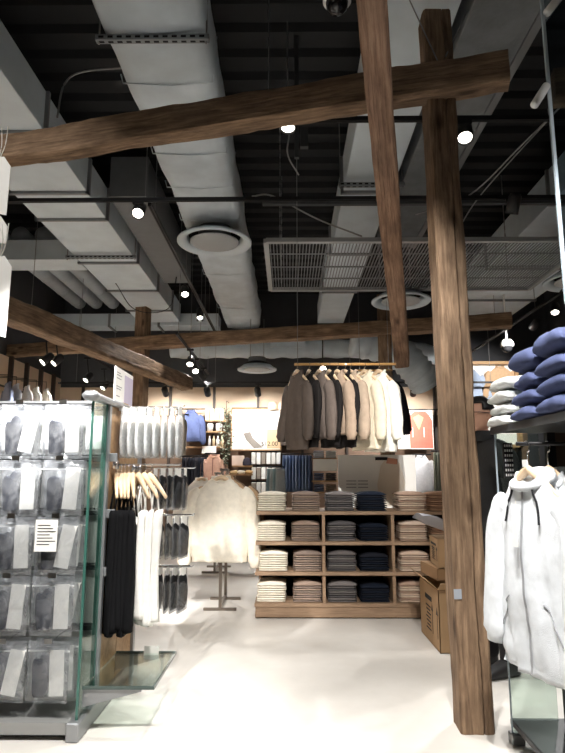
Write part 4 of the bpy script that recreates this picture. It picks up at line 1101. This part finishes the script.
text_part('price_lettering', "$50", h*.17, pm('poster_text', (50,40,34), .8), t, Matrix.Translation((-w*.47, -.004, h*.34)) @ FRONT)
x0, x1, z0, z1 = rect(338, 455, 417, 507, 6.13)
t = thing('sweatshirt_banner', 'wide white sweatshirt sign standing on the shelf unit', 'banner', ((x0+x1)/2, 6.13, .957)); w, h = x1-x0, z1-.957
bm = B(); bx(bm, -w/2, w/2, 0, .03, 0, h); obj('board', bm, PAPER, t)
bm = B()
for a in (-.40, -.25): 
    for k in range(3): bx(bm, a*w, (a+.13)*w, -.005, -.003, (.5-.06*k)*h, (.515-.06*k)*h)
obj('print_lines', bm, GINK, t)
bm = B(); v = [bm.verts.new((x*w, -.004, z*h)) for x, z in ((.02, .03), (.34, .03), (.36, .5), (.30, .84), (.22, .94), (.12, .94), (.05, .8), (.0, .45))]; bm.faces.new(v); obj('sweatshirt_picture', bm, pm('banner_cream', (226,216,200), .8), t)
bm = B(); v = [bm.verts.new((x*w, -.006, z*h)) for x, z in ((.12, .84), (.26, .82), (.27, .92), (.14, .95))]; bm.faces.new(v); obj('neck_picture', bm, pm('banner_skin', (206,150,126), .8), t)
bm = B(); bx(bm, -.02*w, .14*w, -.006, -.003, .9*h, .96*h); obj('cap_picture', bm, INK, t)
bm = B(); bx(bm, -w*.3, w*.3, .03, .09, 0, .006); obj('stand_foot', bm, BLACK, t)
# lit framed niche at right
x0, x1, z0, z1 = rect(466, 363, 521, 446, 11.3)
t = thing('display_frame', 'lit wooden framed display with two pictured shirts at right background', 'display frame', ((x0+x1)/2, 11.3, z0)); w, h = x1-x0, z1-z0
bm = B(); bx(bm, -w/2, w/2, .1, .14, 0, h); obj('backboard', bm, PAPER, t)
bm = B()
for a in (-w/2, w/2): bx(bm, a-.03, a+.03, -.04, .14, -.03, h+.03)
for z in (0, h): bx(bm, -w/2-.03, w/2+.03, -.04, .14, z-.03, z+.03)
obj('frame', bm, OAK, t)
bm = B(); bx(bm, -w*.20, w*.02, .02, .06, h*.64, h*.7); obj('sign_bar', bm, BLACK, t)
bm = B(); bx(bm, -.5, -.44, .03, .14, -z0, 0); bx(bm, .44, .5, .03, .14, -z0, 0); obj('support', bm, BLACK, t)
garment('sweater', (196,164,130), 'tan sweater displayed inside the lit frame', 'sweater', at(500, 367, 11.36), 0, w=.56, L=.62, sleeve=.5, seed=51, thick=.1, lod=.7, spread=.04)
garment('shirt', (170,184,206), 'pale blue shirt displayed inside the lit frame', 'shirt', at(471, 371, 11.36), 0, w=.5, L=.7, sleeve=.55, seed=52, thick=.1, lod=.7, spread=.1)
# hanging things along the back wall
rail(176, 208, 409, 'black rail holding the blue sweater'); rail(232, 285, 408, 'black rail above the sock poster'); rail(395, 440, 409.5, 'black rail above the hoodie poster'); rail(412, 431, 454.6, 'short black rail holding the white and blue shirt', 11.75); rail(205, 223, 453.5, 'short black rail holding the pink jacket', 11.7); rail(176, 189, 414.5, 'short black rail holding the grey and white jacket', 11.3)
garment('sweater', (82,92,128), 'blue sweater hung high on the back wall', 'sweater', at(191, 411, 11.85), -.2, w=.48, L=.62, sleeve=.56, seed=61, thick=.12, lod=.7, spread=.05)
garment('jacket', (198,192,182), 'grey and white jacket hung left of the blue sweater', 'jacket', at(182, 416, 11.3), -1.2, w=.48, L=.75, sleeve=.6, seed=62, thick=.14, lod=.7)
garment('hooded_jacket', (214,172,152), 'pink hooded jacket hung low on the back wall', 'jacket', at(214, 455, 11.7), -.25, w=.46, L=.66, sleeve=.52, seed=63, thick=.14, lod=.7, hood=True, zipc=(120,70,60))
garment('shirt', (232,232,236), 'white and blue shirt hung right of the banner', 'shirt', at(421, 456, 11.75), -.5, w=.46, L=.74, sleeve=.6, seed=64, thick=.12, lod=.7)
garment('shirt', (88,80,76), 'dark shirt hung under the sock poster rail at its right', 'shirt', at(284, 411, 11.9), -1.2, w=.4, L=.7, sleeve=.5, seed=65, thick=.1, lod=.7)
def trousers_row(px0, px1, py0, py1, n, cols, lab, Y, name='hanging_trousers', cat='trousers', rz=-.2):
    z = rail(px0-2, px1+2, py0-1, 'black rail holding the %s' % lab, Y)
    L = at(px0, py0, Y).z-at(px0, py1, Y).z
    for i in range(n):
        p = at(px0+(px1-px0)*(i+.5)/n, py0, Y); bm = B(); rings = []
        for k in range(9):
            v = k/8; ring = []
            for q in range(14):
                a = 2*PI*q/14; ring.append(Vector((math.cos(a)*(.017+.016*v+.006*nz(v*4, q*.5, i)), math.copysign(abs(math.sin(a))**.7, math.sin(a))*(.17+.03*v), -L*v)))
            rings.append(ring)
        loft(bm, list(reversed(rings))); t = thing(name, '%s, %s from the left' % (lab, ORD[i]), cat, (p.x, Y, z-.03), (0, 0, rz), lab+' row')
        obj('cloth', bm, fab(cols[i % len(cols)]), t, True)
        bm = B(); tube(bm, [(0, 0, .0), (0, 0, .03), (.0, .012, .045)], .004, 6); bx(bm, -.006, .006, -.16, .16, -.012, .004); obj('clip_hanger', bm, CHROME, t)
trousers_row(184, 206, 457, 492, 7, [(58,58,66), (72,70,76), (48,50,58)], 'dark hanging trousers under the blue sweater', 11.8)
trousers_row(283, 312, 455, 491, 9, [(118,132,162), (140,154,180), (106,120,152)], 'blue jeans hanging left of the small shelves', 11.8)
trousers_row(433, 446, 452, 492, 5, [(150,158,140), (176,180,164), (120,130,112)], 'sage green shirt hanging beside the foreground post', 11.5, 'hanging_shirt', 'shirt')
trousers_row(270, 282, 468, 500, 4, [(160,184,190), (200,206,206)], 'pale teal shirt hanging left of the blue jeans', 11.4, 'hanging_shirt', 'shirt', -.5)
# shelves with small goods
o, a, b_, z = shelf(203, 228, 420, 'upper wall shelf carrying beige boxes')
for i in range(4):
    x = a+.05+.10*i+.02; bm = B(); bx(bm, x-.045, x+.045, 11.95, 12.1, z+.001, z+.24, .003); tag(obj('beige_box', bm, CARD if i == 9 else pm('beige_box', (214,192,176), .8)), 'beige box standing on the upper wall shelf, %s from the left' % ORD[i], 'box', 'beige boxes')
o, a, b_, z = shelf(203, 226, 431, 'middle wall shelf carrying white cups')
for i in range(2):
    x = a+.13+.18*i; bm = B(); lathe(bm, [(.001, 0), (.055, 0), (.07, .10), (.066, .15), (.05, .16), (.001, .16)], 20); tag(obj('white_cup', bm, WHITEP, None, True, (x, 11.98, z)), 'white canister on the middle wall shelf, %s' % ('left', 'right')[i], 'canister', 'white canisters')
o, a, b_, z = shelf(180, 226, 446.5, 'lower wall shelf carrying small bottles')
for i in range(4):
    x = a+.58+.085*i; bm = B(); lathe(bm, [(.001, 0), (.032, 0), (.034, .14), (.014, .18), (.014, .22), (.001, .225)], 16); tag(obj('bottle', bm, pm('bottle_amber', (220,196,160), .3) if i % 2 else WHITEP, None, True, (x, 11.97, z)), 'small bottle on the lower wall shelf, %s from the left' % ORD[i], 'bottle', 'small bottles')
x0, x1, z0, z1 = rect(202, 446, 216, 453.5, 11.8); bm = B(); bx(bm, x0, x1, 11.8, 11.81, z0, z1); tag(obj('shelf_sign', bm, PAPER), 'blank white sign card on the lower wall shelf edge', 'sign')
o, a, b_, z = shelf(232, 252, 465.5, 'shelf under the sock poster carrying a cap')
x0, x1, z0, z1 = rect(232, 454, 244, 465.5, 11.95); bm = B(); bx(bm, x0, x1, 11.95, 12.1, z+.001, z+.2); tag(obj('beige_board', bm, pm('beige_box', (214,192,176), .8)), 'beige board beside the dark cap', 'board')
t = thing('cap', 'dark cap on the shelf under the sock poster', 'cap', (at(247, 459, 11.9).x, 11.93, z))
bm = B(); lathe(bm, [(.09, .005), (.092, .06), (.07, .13), (.03, .16), (.001, .165)], 24); disc(bm, .09, (0, 0, .005), 24); obj('crown', bm, fab((52,48,56)), t, True)
bm = B(); bx(bm, -.07, .07, -.15, -.07, .004, .012, .003); obj('brim', bm, fab((52,48,56)), t)
for r_ in range(3):
    py = (466, 481, 496)[r_]
    zr = rail(251, 281, py-14.5, 'black peg rail of sock packs, %s row' % ORD[r_], 12.05)
    for i in range(6):
        p = at(253.5+5*i, py-13, 12.0); p.z = zr-.012; p.y = 12.05; t = thing('sock_pack', 'white pack of socks in the %s row under the poster, %s from the left' % (ORD[r_], ORD[i]), 'sock pack', p, (0, 0, 0), 'sock packs under the poster')
        bm = B(); box(bm, (0, -.02, -.13), (.085, .036, .23), None, .01); obj('socks', bm, fab([(226,222,214), (238,236,230), (150,140,128), (240,238,232)][(i+r_) % 4]), t)
        bm = B(); bx(bm, -.04, .04, -.004, -.001, -.09, .012); obj('header_card', bm, PAPER, t)
o, a, b_, z = shelf(228, 252, 474, 'pale wooden shelf under the cap', 11.7)
for i in range(3):
    x = a+.1+.15*i; bm = folded_bm(.14, .2, .07, i); tag(obj('folded_towel', bm, fab([(222,196,150), (236,226,206), (206,170,120)][i]), None, True, (x, 11.68, z)), 'small folded cloth on the pale shelf, %s from the left' % ORD[i], 'folded cloth')
for k, (py, nm) in enumerate(((458, 'upper'), (480.5, 'middle'), (492, 'lower'))):
    o, a, b_, z = shelf(312, 338, py, '%s small wall shelf of folded jeans right of the hanging jeans' % nm, 11.75)
    for i in range(2):
        cs = (((190,196,206), (204,206,204)), ((88,98,120), (60,58,60)), ((96,106,130), (130,112,96)))[k][i]
        for q in range(4):
            me = fold_proto('jean%d' % (q % 2), .2, .26, .035, q, fab(cs)); o = bpy.data.objects.new('folded_jeans', me); COL.objects.link(o); o.location = (a+.14+.24*i, 11.72, z+.001+.0365*q)
            tag(o, 'folded jeans on the %s small shelf, %s stack, %s from the bottom' % (nm, ('left', 'right')[i], ORD[q]), 'jeans', 'folded jeans on the small shelves')
x0, x1, z0, z1 = rect(313, 459, 337, 471, 11.5); bm = B(); bx(bm, x0, x1, 11.5, 11.51, z0, z1); tag(obj('shelf_sign', bm, PAPER), 'blank white sign in front of the small jeans shelves', 'sign')
for i, px in enumerate((273, 283)):
    p = at(px, 411, 11.9); bm = B(); lathe(bm, [(.10, 0), (.11, .1), (.07, .16), (.001, .17)], 20); tag(obj('beige_hat', bm, fab((222,196,172)), None, True, (p.x, 11.98, p.z+.03)), 'beige hat on top of the sock poster rail, %s' % ('left', 'right')[i], 'hat')
# leafy plant column left of the sock poster
t = thing('hanging_plant', 'mottled green hanging plant left of the sock poster', 'plant', at(226.5, 408, 11.6))
bm = B(); rnd = random.Random(5)
for i in range(420):
    z = -rnd.random()*1.15; r_ = (.05+.13*math.sin(min(1, -z/1.15+.1)*PI))*math.sqrt(rnd.random()); a = rnd.random()*2*PI
    c = Vector((math.cos(a)*r_, math.sin(a)*r_*.6, z)); R = Euler((rnd.uniform(-1, 1), rnd.uniform(-1, 1), rnd.random()*6)).to_matrix()
    L_ = .05; vs = [bm.verts.new(c+R @ Vector(p)) for p in ((0, -L_*.5, 0), (L_*.3, 0, .006), (0, L_*.6, 0), (-L_*.3, 0, .006))]; f = bm.faces.new(vs); f.material_index = rnd.choice((0, 0, 1))
obj('foliage', bm, [pm('leaf_green', (96,112,92), .6, 0, .2), pm('leaf_pale', (190,200,180), .6)], t)
bm = B(); tube(bm, [(0, 0, .14), (0, 0, -.5), (.02, 0, -1.1)], .008, 6); tube(bm, [(0, 0, .14), (0, .5, .16)], .006, 6); obj('stem', bm, pm('stem_brown', (80,66,50), .8), t)
# left wall garments, above the bags
for i, (px, c, nm) in enumerate(((8, (120,128,150), 'grey blue'), (16, (226,228,236), 'pale blue'), (27, (236,232,226), 'white'), (36, (240,236,228), 'ivory'), (46, (236,230,220), 'cream'))):
    p = at(px, 384+1.6*i, 8.6+.35*i)
    garment('shirt', c, '%s shirt hung on the left wall behind the bags' % nm, 'shirt', p, -.9, w=.46, L=.66, sleeve=.5, seed=71+i, thick=.1, lod=.6, spread=.05)
    bm = B(); z = at(px, 379+1.6*i, 8.6+.35*i).z; tube(bm, [(p.x, p.y, p.z-.02), (p.x, p.y, z+.06), (p.x-.45, p.y, z+.08)], .007, 6)
    tag(obj('wall_hanging_rail', bm, BLACK, None, True), 'black wall rail carrying the %s shirt' % nm, 'clothes rail')
# ------------------------------------------------------------------ world and view
w = bpy.data.worlds.new('world'); scene.world = w; w.use_nodes = True
w.node_tree.nodes['Background'].inputs['Color'].default_value = (.05, .05, .055, 1)
scene.view_settings.view_transform = 'Standard'; scene.view_settings.look = 'None'; scene.view_settings.gamma = 1
scene.view_settings.use_curve_mapping = False
scene.view_settings.exposure = 0.30
